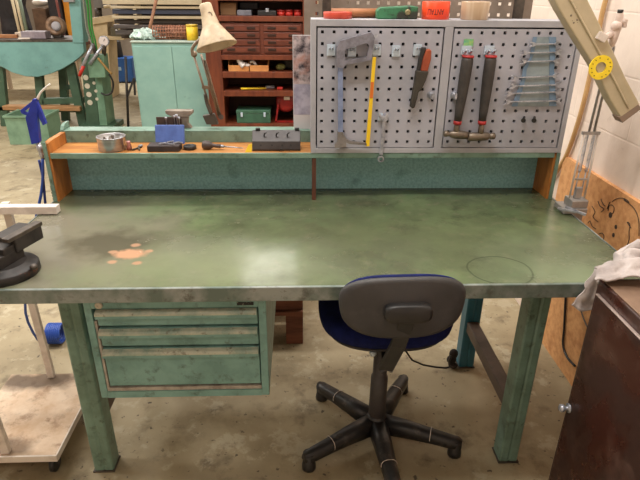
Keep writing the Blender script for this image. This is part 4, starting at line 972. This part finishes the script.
kthing('storage_box', 240, 3, 258, 10, mat('dark_grey_box', (58, 56, 62), rough=.6), 'black box at the back of the upper bookcase shelf', 'box', y=KY+.18, dep=.1, sh=s16)
t = thing('black_case', (kx(268), KY+.1, s16), 'black tool case with a pale latch on the upper bookcase shelf', 'case')
MB().box((kx(259), KY+.03, s16), (kx(277), KY+.16, s16+.035), .004).build('body', m_black, t); MB().box((kx(267), KY+.022, s16+.025), (kx(270), KY+.03, s16+.05), .002).build('latch', m_steel, t)
for u, lab in ((281.5, 'leftmost of three'), (289.5, 'middle one of three'), (298, 'rightmost of three')):
    p = V((kx(u), KY+.09, s16)); t = thing('red_tin', p, 'small red tin, '+lab+' on the upper bookcase shelf', 'tin', 'red tins on the upper bookcase shelf')
    MB().lathe(p, (0, 0, 1), [(0, .026), (.002, .028), (.026, .028)], 20).build('can', m_red, t); MB().lathe(p+V((0, 0, .026)), (0, 0, 1), [(0, .03), (.012, .03), (.014, .027)], 20).build('lid', mat('dark_red_lid', (150, 34, 28), rough=.4), t)
# parts bins
s72 = kz(72)+.0005
for u0, u1, lab in ((227.5, 248, 'left'), (249, 268, 'right')):
    x0, x1 = kx(u0), kx(u1); zt_ = s72+(kz(62)-kz(72)); y0 = KY+.03; y1 = KY+.26
    t = thing('parts_bin', ((x0+x1)/2, (y0+y1)/2, s72), 'orange cardboard parts bin, the '+lab+' of two on the bookcase', 'bin', 'parts bins on the bookcase')
    b = MB().box((x0, y0, s72), (x1, y1, s72+.004)).prism([(x0, y0, s72+.004), (x0, y1, s72+.004), (x0, y1, zt_+.03), (x0, y0+.06, zt_+.03), (x0, y0, zt_-.03)], (.005, 0, 0)).prism([(x1-.005, y0, s72+.004), (x1-.005, y1, s72+.004), (x1-.005, y1, zt_+.03), (x1-.005, y0+.06, zt_+.03), (x1-.005, y0, zt_-.03)], (.005, 0, 0)).box((x0+.005, y0, s72+.004), (x1-.005, y0+.005, zt_-.028)).box((x0+.005, y1-.005, s72+.004), (x1-.005, y1, zt_+.03))
    b.build('tray', m_card, t)
    MB().box((x0+.006, y0+.02, s72+.0045), (x1-.006, y1-.006, zt_-.045), .01).wobble(.006, 20, u0).build('contents', mat('dark_bin_contents', (60, 50, 46), (40, 34, 32), scale=40, rough=.7), t, kind='stuff')
wp = pxl([(236.5, 55), (240, 62), (244, 66)], 'y', KY+.04)
MB().tube(wp, [.012, .02, .028], 10, 3).ball(at(247, 65, 'y', KY+.05), .025, (1.4, 1, .6)).ball(wp[0], .014).build('white_spout', mat('white_plastic', (214, 208, 204), rough=.4), None, 'white plastic spout lying in the left parts bin', 'spout')
MB().tube(pxl([(250, 62), (253, 61.5), (256, 65)], 'y', KY+.05), .011, 8, 3).build('bent_lever', mat('white_plastic2', (206, 202, 200), rough=.4), None, 'white bent handle lying in the right parts bin', 'handle')
MB().ball(V((kx(280), KY+.09, s72+.026)), .03, (1.3, 1, .85)).build('green_bundle', mat('olive', (112, 112, 52), (80, 84, 44), scale=30, rough=.7), None, 'small olive-green bundle right of the parts bins', 'bundle')
MB().ball(V((kx(290), KY+.16, s72+.045)), .05, (1.5, 1, .9)).wobble(.012, 18, 2).build('dark_bundle', mat('dark_bundle', (46, 46, 44), (70, 70, 62), scale=26, rough=.7), None, 'dark tangled bundle at the right of the parts bin shelf', 'bundle')
s91 = kz(91)+.0005
MB().bar(V((kx(239), KY+.03, s91+.012)), V((kx(264), KY+.1, s91+.006)), .035, .01, bev=.002).build('folding_rule', m_yel, None, 'yellow folding rule lying on the bookcase shelf', 'rule')
MB().box((kx(263.5), KY+.12, s91), (kx(273), KY+.16, s91+.02), .003).build('metal_bar', m_steel, None, 'short bright metal bar right of the yellow rule', 'bar')
MB().box((kx(276), KY+.06, s91), (kx(282), KY+.1, s91+.02), .004).build('red_holder', m_red, None, 'small red piece right of the metal bar on the shelf', 'holder')
s124 = kz(124)+.0005
t = thing('toolbox', (kx(250), KY+.12, s124), 'green metal toolbox on the lowest visible bookcase shelf', 'toolbox')
m_gt = mat('green_toolbox', (62, 102, 80), (52, 88, 70), scale=14, rough=.45)
MB().box((kx(233), KY+.03, s124), (kx(268.5), KY+.22, s124+.075), .004).build('body', m_gt, t)
MB().box((kx(232.7), KY+.027, s124+.0755), (kx(268.8), KY+.223, s124+.1), .004).build('lid', m_gt, t)
for u in (238.5, 262.5): MB().box((kx(u)-.008, KY+.018, s124+.05), (kx(u)+.008, KY+.0268, s124+.085), .002).build('latch', m_zinc, t)
t = thing('red_machine', (kx(285), KY+.12, s124), 'round red pump-like device on a red frame beside the green toolbox', 'device')
c_ = V((kx(285), KY+.06, s124+.155)); m_rd = mat('dark_red_paint', (140, 24, 22), (110, 18, 18), scale=12, rough=.4)
MB().lathe(c_, (0, 1, 0), [(0, .03), (.004, .066), (.02, .078), (.1, .078), (.12, .066), (.13, .03)], 28).build('drum', m_rd, t)
b = MB()
for dx in (-.075, .075):
    for yy in (KY+.05, KY+.19): b.bar((c_.x+dx*.8, yy, c_.z-.01), (c_.x+dx*1.1, yy, s124), .014, .014, up=(0, 1, 0))
    b.bar((c_.x+dx*1.1, KY+.045, s124+.008), (c_.x+dx*1.1, KY+.195, s124+.008), .014, .014)
b.bar((c_.x-.085, KY+.05, s124+.008), (c_.x+.085, KY+.05, s124+.008), .014, .014); b.build('stand', m_rd, t)
MB().box((c_.x-.015, KY+.05, c_.z+.02), (c_.x+.03, KY+.0605, c_.z+.045), .002).build('plate', m_white, t)

# teal steel cabinet behind the bench
GY = 3.15
tx0, tx1 = at(136, 80, 'y', GY).x, at(222, 80, 'y', GY).x; tz = at(180, 41, 'y', GY).z
tc_ = thing('teal_cabinet', ((tx0+tx1)/2, GY+.2, 0), 'pale teal steel cabinet standing behind the left shelf', 'cabinet')
tx1 = min(tx1, xl0-.01)
MB().box((tx0, GY, .05), (tx1, GY+.45, tz-.012), .003).box((tx0+.02, GY+.02, 0), (tx1-.02, GY+.43, .05)).build('body', m_cabt, tc_)
xs = at(175, 80, 'y', GY).x
for xa, xb in ((tx0+.012, xs-.002), (xs+.002, tx1-.012)): MB().box((xa, GY-.008, .09), (xb, GY, tz-.04), .002).build('door', m_cabt, tc_)
MB().box((tx0-.004, GY-.012, tz-.012), (tx1, GY+.45, tz), .003).build('top', mat('pale_grey_top', (176, 190, 180), (150, 168, 160), scale=10, rough=.5), tc_)
def gp(u, v): return at(u, v, 'z', tz)
def gx(u): return at(u, 36, 'y', GY+.1).x
b = MB(); bmesh.ops.create_icosphere(b.bm, subdivisions=4, radius=1)
for v in b.bm.verts:
    v.co = V((v.co.x*.1, v.co.y*.11, max(v.co.z, -.5)*.05+.028)); v.co += V(noise.noise_vector(v.co*26))*.034; v.co.z = max(v.co.z, 0.001)
    v.co += V((gx(143), GY+.13, tz))
b.build('plastic_sheet', mat('clear_pale_plastic', (190, 208, 200), (160, 184, 176), scale=18, rough=.25), None, 'crumpled pale plastic sheet on the left of the teal cabinet top', 'plastic sheet')
# brown mesh sleeve
x0, x1 = gx(154), gx(188); zc = tz+.052; yc = GY+.12
t = thing('mesh_sleeve', ((x0+x1)/2, yc, tz), 'rolled brown wire mesh sleeve lying on the teal cabinet', 'mesh sleeve')
b = MB()
for k in range(14):
    x = x0+(x1-x0)*k/13; b.tube([V((x, yc+math.cos(a)*.05, zc+math.sin(a)*.05)) for a in np.linspace(0, 2*math.pi, 17)], .0036, 5, 1)
for k in range(12):
    a = 2*math.pi*k/12; b.cyl((x0, yc+math.cos(a)*.05, zc+math.sin(a)*.05), (x1, yc+math.cos(a)*.05, zc+math.sin(a)*.05), .0036, None, 5)
b.build('mesh', mat('copper_brown', (160, 108, 82), (130, 84, 62), scale=30, rough=.5), t)
MB().lathe((x0+.1, yc, zc), (1, 0, 0), [(0, .001), (0, .044), (x1-x0-.11, .044), (x1-x0-.11, .001)], 18, caps=False).build('filling', mat('brown_fill', (120, 84, 66), (170, 120, 92), scale=40, rough=.7), t)
p = V((gx(193), GY+.08, tz)); t = thing('yellow_can', p, 'yellow can at the right of the teal cabinet top', 'can')
MB().lathe(p, (0, 0, 1), [(0, .04), (.003, .044), (.1, .044)], 22).build('body', m_yel, t); MB().lathe(p+V((0, 0, .1)), (0, 0, 1), [(0, .045), (.012, .045), (.014, .04)], 22).build('lid', mat('yellow_lid', (206, 172, 40), rough=.4), t)
# long bar rack at the back
QY = 6.6
def qz(v, u=165): return at(u, v, 'y', QY).z
def qx(u, v=20): return at(u, v, 'y', QY).x
rk = thing('bar_stock_rack', (qx(190), QY+.3, 0), 'cream steel rack of long horizontal bar stock far behind the teal cabinet', 'rack')
m_rk = mat('cream_rack_paint', (224, 208, 176), (206, 190, 158), scale=3, rough=.5)
rx0, rx1 = qx(106), qx(330)
MB().box((rx0, QY-.04, qz(4.5)), (rx1, QY, qz(-22)), .004).build('top_panel', m_rk, rk, label='cream upper panel')
m_bs = mat('dull_bar_steel', (120, 112, 108), (90, 84, 84), scale=4, stretch=(1, 10, 10), rough=.4, metal=.4)
for v, h_, m_, dy in ((7.5, .03, m_rk, 0), (12, .06, mat('blue_grey_bar', (70, 76, 96), rough=.4), .05), (17.5, .035, m_rk, 0), (22, .05, mat('dark_bar', (74, 64, 56), rough=.5), .08), (27, .05, m_bs, .02), (33, .06, m_bs, .06)):
    z = qz(v); MB().box((rx0+.08, QY+dy, z-h_/2), (rx1, QY+dy+.06, z+h_/2), .006).build('stock_bar', m_, rk)
MB().box((rx0+.1, QY+.23, qz(40)), (rx1, QY+.25, qz(-20)), .002).build('back_sheet', mat('dark_rack_back', (70, 60, 52), (92, 80, 70), scale=2, rough=.6), rk)
for u in (138, 325):
    x = qx(u, 60); MB().box((x, QY+.15, 0), (x+.07, QY+.22, qz(-22)), .003).build('post', m_rk, rk)
    for v in (9.5, 14.7, 19.5, 24.5, 30, 36.5): z = qz(v); MB().box((x+.015, QY-.0, z-.006), (x+.055, QY+.15, z+.006)).build('bracket', m_rk, rk)
# dark wall cabinet low behind the rack
qzc = at(200, 44, 'y', QY+.4).z
MB().box((rx0+.3, QY+.4, 0), (rx1, QY+.9, qzc), .01).build('dark_chest', mat('dark_chest', (64, 58, 56), (80, 72, 66), scale=3, rough=.6), None, 'dark low chest far behind under the bar rack', 'chest')

A = V((at(147.5, 34, 'y', GY+.3).x, GY+.3, tz+.004)); B = at(158, -8, 'y', GY+.5)
MB().cyl(A, B+(B-A)*.2, .013, None, 10).build('broom_handle', mat('brown_stick', (150, 106, 78), (126, 86, 62), scale=10, rough=.6), None, 'brown wooden stick standing upright beside the plastic sheet on the teal cabinet', 'stick')

# ---------------------------------------------------------------- background: teal shaping machine at left
TYm = 5.3
def mp_(u, v): return at(u, v, 'y', TYm)
tm = thing('bending_machine', (mp_(40, 120).x, TYm+.25, 0), 'teal sheet bending machine with curved apron on green legs at far left', 'machine')
arc = [(-14, 40.5), (72.5, 40.5), (83, 41.5), (84, 52), (80, 57), (72, 63), (62, 69), (50, 74), (38, 77), (26, 76.5), (12, 72.5), (0, 66), (-14, 57)]
MB().prism(pxl(arc, 'y', TYm), (0, .09, 0), .006).build('apron', m_tealm, tm)
MB().prism(pxl([(-14, 39.7), (72.5, 39.7), (72.5, 42), (-14, 42)], 'y', TYm-.004), (0, .6, 0)).build('table', m_iron, tm)
MB().prism(pxl([(67.5, -8), (80, -8), (83.5, 40), (83.5, 43), (72.7, 43), (72.4, 38)], 'y', TYm-.01), (0, .16, 0), .005).build('column', m_tealm, tm)
MB().box(mp_(67, 2)+V((-.02, -.05, 0)), mp_(75, -2)+V((0, .04, .05)), .004).build('cap_plate', mat('grey_cap', (140, 138, 140), rough=.5), tm)
m_gd = mat('dark_green_frame', (66, 92, 72), (54, 78, 60), scale=6, rough=.5)
FT = TYm+.12
def leg_(pa_, pb_, w=.09, y=FT, name='leg'):
    A = at(*pa_, 'y', y); B = at(*pb_, 'y', y); MB().bar(A, B, .07, w, up=(1, 0, 0) if abs(A.z-B.z) > abs(A.x-B.x) else (0, 0, 1), bev=.004).build(name, m_gd, tm)
zf = lambda y, u: proj_floor(u, y)
def fl_(u, y):
    # pixel row of the floor at depth y
    lo_, hi_ = 60, 300
    for _ in range(40):
        m_ = (lo_+hi_)/2
        if at(u, m_, 'y', y).z > 0: lo_ = m_
        else: hi_ = m_
    return lo_
leg_((39, 74), (43.5, fl_(43, FT))); leg_((0, 66), (6, fl_(6, FT))); leg_((-12, 60), (-8, fl_(-8, FT)))
leg_((62.5, 64), (66, fl_(66, FT+.3)), .09, FT+.3); leg_((70, 63), (84, fl_(84, FT-.02)), .1, FT-.02)
leg_((43, 101), (84, 100), .07, FT, 'cross_rail'); leg_((66, 87), (76, 87), .05, FT+.2, 'cross_rail')
leg_((-8, 108), (86, 110), .05, FT, 'cross_rail')
MB().bar(at(5, 107, 'y', FT-.06), at(82, 108, 'y', FT-.06), .13, .05, bev=.008).wobble(.006, 6).build('plank', mat('rough_plank', (170, 128, 86), (142, 104, 66), scale=5, stretch=(1, 8, 8), rough=.8), tm, label='rough brown plank across the legs')
# hydraulic column with holes
HYc = TYm-.1
hc = thing('hydraulic_column', (at(95, 110, 'y', HYc).x, HYc, 0), 'green drilled column with levers and pressure gauge beside the bending machine', 'machine')
m_gl = mat('light_green_frame', (112, 148, 122), (94, 128, 104), scale=6, rough=.5)
fb = fl_(95, HYc)
MB().prism(pxl([(81, 58), (92, 57), (100, fb), (87, fb)], 'y', HYc), (0, .05, 0), .003).build('column', m_gd, hc)
MB().prism(pxl([(92.3, 57), (99, 56), (108, fb), (100.3, fb)], 'y', HYc), (0, .3, 0), .003).build('column', m_gl, hc)
b = MB()
for u, v in ((85.8, 77.5), (87.3, 86), (89, 94.5), (90, 102.5)): b.lathe(at(u, v, 'y', HYc-.001), (0, -1, 0), [(0, .03), (.003, .03)], 16)
for u, v in ((92, 74), (94, 83), (96, 91), (97, 99)): b.lathe(at(u, v, 'y', HYc-.001), (0, -1, 0), [(0, .018), (.003, .018)], 14)
b.build('bright_boss', mat('pale_boss', (196, 190, 170), rough=.5), hc)
MB().prism(pxl([(90, 54), (107, 53), (109, 76), (93, 76.5)], 'y', HYc-.02), (0, -.12, 0), .006).build('valve_box', m_gl, hc)
for p_, q_ in (((93, 44), (81, 70)), ((103, 45), (90, 64))): MB().cyl(at(*p_, 'y', HYc-.16), at(*q_, 'y', HYc-.16), .014, .02, 10).build('lever', m_steel, hc)
MB().cyl(at(83.5, 66, 'y', HYc-.165), at(79.5, 76, 'y', HYc-.165), .02, .017, 12).build('red_grip', m_red, hc)
MB().cyl(at(93, 44, 'y', HYc-.16), at(96, 56, 'y', HYc-.1), .02, None, 8).cyl(at(103, 45, 'y', HYc-.16), at(104, 55, 'y', HYc-.1), .02, None, 8).build('lever_pivot', m_iron, hc)
g = at(104.5, 41, 'y', HYc-.12); ga = MB().lathe(g, (0, -1, 0), [(0, .05), (.002, .055), (.03, .055), (.034, .05)], 26).build('gauge', m_steel, hc)
MB().lathe(g+V((0, -.0345, 0)), (0, -1, 0), [(0, .047), (.001, .047)], 26).build('dial', mat('dial_white', (214, 204, 200), rough=.4), ga)
MB().bar(g+V((0, -.037, 0)), g+V((.02, -.037, .025)), .004, .003, up=(0, 1, 0)).build('needle', m_black, ga)
MB().cyl(g+V((0, .015, -.04)), at(105, 55, 'y', HYc-.1), .012, None, 8).build('gauge_pipe', m_iron, hc)
for i, (pts, m_) in enumerate(((((86, -4), (88, 10), (89, 25), (92, 38), (95, 52)), mat('green_cable', (46, 126, 50), rough=.45)), (((89, -4), (91, 12), (92, 28), (95, 40), (97, 52)), mat('green_cable', ())), (((83, -4), (85, 14), (87, 30), (92, 44), (94, 52)), mat('grey_hose', (120, 124, 112), rough=.5)))):
    MB().tube(pxl(pts, 'y', HYc-.08), .011, 8, 3).build('hose', m_, hc)
MB().tube(pxl([(98, 58), (103, 64), (108, 70), (112, 74)], 'y', HYc-.16), .013, 8, 3).build('hose', mat('brass_hose', (150, 116, 60), rough=.5), hc)
MB().tube(pxl([(109, 74), (113, 82), (112, 92), (106, 95), (101, 93)], 'y', HYc-.06), .011, 8, 4).build('hose', m_black, hc)
MB().box(at(84, fb, 'y', HYc)*1+V((-.03, -.08, 0)), at(109, fb, 'y', HYc)+V((.08, .34, .06)), .005).build('foot', m_gd, hc)

# cream machine further back
EY = 7.2
cm = thing('cream_machine', (at(100, 60, 'y', EY).x, EY, 0), 'cream milling machine with horizontal arm at the far back', 'machine')
m_cm = mat('cream_machine_paint', (214, 192, 152), (190, 168, 128), scale=4, rough=.5)
fe = fl_(100, EY)
MB().prism(pxl([(92, 18), (107, 18), (112, fe), (98, fe)], 'y', EY), (0, .4, 0), .01).build('column', m_cm, cm)
MB().prism(pxl([(91, 18), (124, 13), (125, 19.5), (92, 25)], 'y', EY-.05), (0, .3, 0), .01).build('arm', m_cm, cm)
MB().prism(pxl([(92, -6), (104, -6), (106, 8), (94, 8)], 'y', EY), (0, .3, 0), .008).build('head', mat('grey_machine_head', (120, 116, 110), (90, 86, 82), scale=5, rough=.5), cm)
MB().cyl(at(98, 8, 'y', EY+.15), at(99, 19, 'y', EY+.15), .05, None, 12).build('spindle', m_iron, cm)
MB().tube(pxl([(104, 7), (110, 6.5), (114, 11), (117, 20), (120, 30)], 'y', EY-.1), .022, 8, 4).build('coolant_pipe', m_cm, cm)
MB().prism(pxl([(110, 27), (123, 27), (124, 39), (111, 40)], 'y', EY-.02), (0, .3, 0), .008).build('gearbox', mat('olive_grey', (96, 88, 66), rough=.5), cm)
MB().prism(pxl([(107, 36), (124, 37), (124.5, 40), (107, 40)], 'y', EY-.05), (0, .34, 0), .004).build('knee', m_cm, cm)
# vacuum with black lid and blue tank
WY = 8.8; wf = fl_(122, WY)
c_ = at(123, wf, 'y', WY)
vc_ = thing('shop_vacuum', V((c_.x, WY, 0)), 'blue and black shop vacuum standing beside the teal cabinet', 'vacuum')
zb0 = at(123, 82, 'y', WY).z; zb1 = at(123, 57, 'y', WY).z; zb2 = at(117, 40, 'y', WY).z
MB().box((at(113, 70, 'y', WY).x, WY-.12, .02+0*zb0), (at(135, 70, 'y', WY).x, WY+.2, zb1), .02).build('tank', mat('blue_tank', (40, 96, 168), (34, 82, 148), scale=8, rough=.4), vc_)
MB().box((c_.x-.04, WY-.123, (zb0+zb1)/2), (c_.x+.04, WY-.12, (zb0+zb1)/2+.06)).build('sticker', mat('pale_sticker', (150, 180, 206), rough=.5), vc_)
MB().lathe((at(117, 60, 'y', WY).x, WY, zb1), (0, 0, 1), [(0, .11), (.03, .115), (zb2-zb1-.03, .1), (zb2-zb1, .08)], 22).build('motor_head', m_black, vc_)
for dx in (-.1, .12):
    for dy in (-.08, .1): MB().lathe((c_.x+dx-.012, WY+dy, .0205), (1, 0, 0), [(0, .02), (.024, .02)], 14).build('wheel', m_black, vc_)
# black stand with foot
NY = 4.9; nf = fl_(128, NY)
q = at(129, nf, 'y', NY)
st = thing('black_stand', V((q.x, NY, 0)), 'thin black roller stand left of the teal cabinet', 'stand')
MB().cyl((q.x, NY, .03), at(125.5, 57, 'y', NY), .014, None, 10).build('pole', m_black, st)
MB().bar(at(127, 98, 'y', NY), at(134, 78, 'y', NY+.03), .02, .02, up=(0, 1, 0)).bar(at(134, 78, 'y', NY+.03), at(135, 95, 'y', NY+.03), .02, .02, up=(0, 1, 0)).build('brace', m_black, st)
MB().box((q.x-.1, NY-.1, 0), (q.x+.1, NY+.1, .03), .004).build('base', m_black, st)
c_ = at(118, 119, 'y', NY); MB().prism([(c_.x-.09, NY-.1, 0), (c_.x+.03, NY-.1, 0), (c_.x+.05, NY-.1, .1), (c_.x+.02, NY-.1, .12)], (0, .12, 0), .01).build('pedal', mat('brown_black', (64, 54, 50), rough=.6), None, 'dark wedge-shaped foot pedal beside the black stand', 'pedal')

# clutter on the machine table
def mt(name, u0, v0, u1, v1, m, label, cat, y=TYm+.15, dep=.15, bev=.006, base=None):
    A = at(u0, v0, 'y', y); B = at(u1, v1, 'y', y); z0 = base if base is not None else mz
    return MB().box((A.x, y, z0), (B.x, y+dep, z0+(A.z-B.z)), bev).build(name, m, None, label, cat)
mz = max(at(30, 39.7, 'y', TYm-.004).z, at(-14, 39.7, 'y', TYm-.004).z, at(72.5, 39.7, 'y', TYm-.004).z)+.002
mt('grey_block', 20, 31, 46, 38.5, mat('violet_grey', (146, 136, 142), (126, 116, 124), scale=14, rough=.5), 'violet-grey metal block on the bending machine table', 'block', y=TYm+.06)
mt('paper_stack', 13, 26, 32, 31, mat('paper', (216, 200, 182), (190, 172, 152), scale=20, rough=.8), 'low stack of pale papers behind the grey block', 'papers', y=TYm+.25)
mt('wood_strip', -12, 33, 17, 37, mat('strip_wood', (170, 118, 74), (140, 92, 58), scale=6, rough=.7), 'brown wood strip at the left of the machine table', 'strip', y=TYm+.1, dep=.05)
mt('pale_batten', 18, 38.2, 30, 39.6, m_white, 'short white batten at the front of the machine table', 'batten', y=TYm+.005, dep=.04, bev=.002)
t = thing('bench_grinder', at(57, 38, 'y', TYm+.3), 'brown round bench grinder near the teal column', 'grinder')
g = at(57, 29, 'y', TYm+.3); g = V((g.x, TYm+.3, mz+.12)); t.location = (g.x, g.y, mz)
MB().lathe(g, (0, -1, .1), [(-.05, .05), (-.045, .1), (.045, .105), (.05, .06), (.02, .05)], 26).build('guard', mat('brown_guard', (140, 110, 84), (104, 80, 60), scale=14, rough=.5), t)
MB().lathe(g+V((.02, -.03, 0)), (0, -1, .1), [(0, .05), (.04, .05), (.045, .02)], 20).build('wheel', mat('stone_grey', (160, 156, 160), rough=.7), t)
MB().box((g.x-.05, g.y-.05, mz), (g.x+.05, g.y+.05, mz+.04), .006).build('foot', m_iron, t)
# far storage table with boxes and coats
ZY = 7.4
zz_ = at(30, 44, 'y', ZY).z
ft = thing('storage_table', (at(30, 60, 'y', ZY).x, ZY+.3, 0), 'brown storage table behind the bending machine', 'table')
xa, xb = at(-30, 30, 'y', ZY).x, at(74, 30, 'y', ZY).x
MB().box((xa, ZY, zz_-.05), (xb, ZY+.7, zz_), .005).build('table_top', m_brown, ft)
for x in (xa+.05, xb-.1):
    for y in (ZY+.03, ZY+.62): MB().box((x, y, 0), (x+.05, y+.05, zz_-.05)).build('leg', mat('pale_table_leg', (170, 150, 126), rough=.6), ft)
def zt_(name, u0, v0, u1, m, label, cat, y=ZY+.2, dep=.25, wob=0):
    A = at(u0, v0, 'y', y); B = at(u1, v0, 'y', y)
    b = MB(); b.box((A.x, y, zz_+.001), (B.x, y+dep, A.z), .02)
    if wob:
        bmesh.ops.subdivide_edges(b.bm, edges=b.bm.edges[:], cuts=3, use_grid_fill=True); lowz = zz_+.001
        b.wobble(wob, 5, u0)
        for v in b.bm.verts: v.co.z = max(v.co.z, lowz)
    return b.build(name, m, None, label, cat)
m_bag = mat('black_bag', (34, 32, 36), (48, 44, 48), scale=8, rough=.7)
zt_('black_bag', -6, -6, 16.5, m_bag, 'large black bag at the far left top corner', 'bag', wob=.05)
zt_('black_bag', 45.5, -6, 59, m_bag, 'narrow black bag beside the orange bag', 'bag', wob=.03)
zt_('orange_bag', 60.5, -6, 73, mat('orange_sack', (226, 154, 48), (204, 130, 38), scale=6, rough=.7), 'orange bag beside the teal column at the back', 'bag', wob=.02)
zt_('brown_carton', 31, 8, 45, mat('brown_carton', (110, 84, 64), (88, 66, 50), scale=8, rough=.8), 'brown carton with pale things on top behind the machine', 'box')
p = at(37, 4, 'y', ZY+.2); zc_ = at(31, 8, 'y', ZY+.2).z
MB().ball((p.x, ZY+.32, zc_+.07), .1, (1.2, .9, .5), 3).wobble(.02, 9, 3).build('white_cloth', m_white, None, 'pale cloth heap on the brown carton at the back', 'cloth')
for u, lab, m_ in ((19.5, 'leftmost of the upright pale rods at the back', m_rk), (27, 'upright grey-green rod between pale rods and brown carton', mat('green_grey', (120, 134, 116), rough=.5)), (23.5, 'middle upright pale rod at the back', m_rk)):
    A = at(u, 30, 'y', ZY+.05); MB().cyl((A.x, ZY+.05, zz_+.006), (A.x-.03, ZY+.07, at(u, -8, 'y', ZY+.05).z), .024 if u == 27 else .02, None, 10).build('upright_rod', m_, None, lab, 'rod')
A = at(61, 18, 'y', ZY+.05); B = at(55, -6, 'y', ZY+.05); MB().cyl((A.x, ZY+.05, zz_+.001), B, .018, None, 8).build('red_stick', mat('red_stick', (128, 66, 56), rough=.6), None, 'thin red-brown stick leaning in front of the narrow black bag', 'stick')

# green crate on the floor at left
XY = 4.55
ca, cb2 = at(7, 130, 'y', XY), at(48, 130, 'y', XY); chh = at(25, 116, 'y', XY).z
t = thing('green_crate', ((ca.x+cb2.x)/2, XY+.2, 0), 'pale green plastic crate on the floor under the bending machine', 'crate')
m_cr = mat('green_crate', (128, 160, 134), (108, 140, 116), scale=6, rough=.5)
x0, x1, y0, y1 = ca.x, cb2.x, XY, XY+.34; w = .012
b = MB()
for A, B in (((x0, y0, 0), (x1, y0+w, chh)), ((x0, y1-w, 0), (x1, y1, chh)), ((x0, y0+w, 0), (x0+w, y1-w, chh)), ((x1-w, y0+w, 0), (x1, y1-w, chh)), ((x0+w, y0+w, 0), (x1-w, y1-w, w))): b.box(A, B)
b.build('body', m_cr, t)
b = MB().box((x0-.012, y0-.012, chh-.02), (x1+.012, y0, chh+.004), .003).box((x0-.012, y0, chh-.02), (x0, y1, chh+.004), .003).box((x1, y0, chh-.02), (x1+.012, y1, chh+.004), .003); b.build('rim', m_cr, t)
MB().box((x0+.02, y0+.03, w), (x1-.03, y1-.03, chh*.75), .03).wobble(.012, 9).build('contents', mat('crate_contents', (90, 96, 84), (50, 50, 46), scale=14, rough=.8), t, kind='stuff')
# small clutter on floor just behind the shelf end
p = at(47, 118, 'y', 4.2)
MB().bar(at(42, 122, 'y', 4.4)*1, at(56, 113, 'y', 4.4), .12, .04, bev=.006).bm.free() if False else None

# ---------------------------------------------------------------- light: rows of ceiling fluorescents
def area(name, loc, sx_, sy_, power, col=(1, .965, .915), rot=(0, 0, 0)):
    l = bpy.data.lights.new(name, 'AREA'); l.shape = 'RECTANGLE'; l.size = sx_; l.size_y = sy_; l.energy = power; l.color = col
    o = bpy.data.objects.new(name, l); C.objects.link(o); o.location = loc; o.rotation_euler = rot; return o
for i, (x, y, p, a, c) in enumerate(((.9, -.2, 30, 1.5, .3), (1.5, 1.3, 18, 1.5, .3), (-.9, 1.3, 32, 1.5, .3), (.66, 4.95, 9, .72, 1.15), (-3.4, 3.6, 70, 1.5, .3), (-2.8, .6, 36, 1.5, .3),
                                  (-3.0, 8.4, 75, 1.5, .3), (.4, 2.1, 22, 1.5, .3), (-.4, 10.5, 45, 1.5, .3), (.2, -2.2, 9, 1.5, .3))):
    area('ceiling_tube_light', (x, y, 3.3), a, c, p)
w = bpy.data.worlds.new('world'); bpy.context.scene.world = w; w.use_nodes = True
w.node_tree.nodes['Background'].inputs[0].default_value = (1, .95, .9, 1); w.node_tree.nodes['Background'].inputs[1].default_value = .1
vs_ = bpy.context.scene.view_settings
vs_.view_transform = 'Standard'; vs_.look = 'None'; vs_.exposure = .75; vs_.gamma = 1; vs_.use_curve_mapping = False
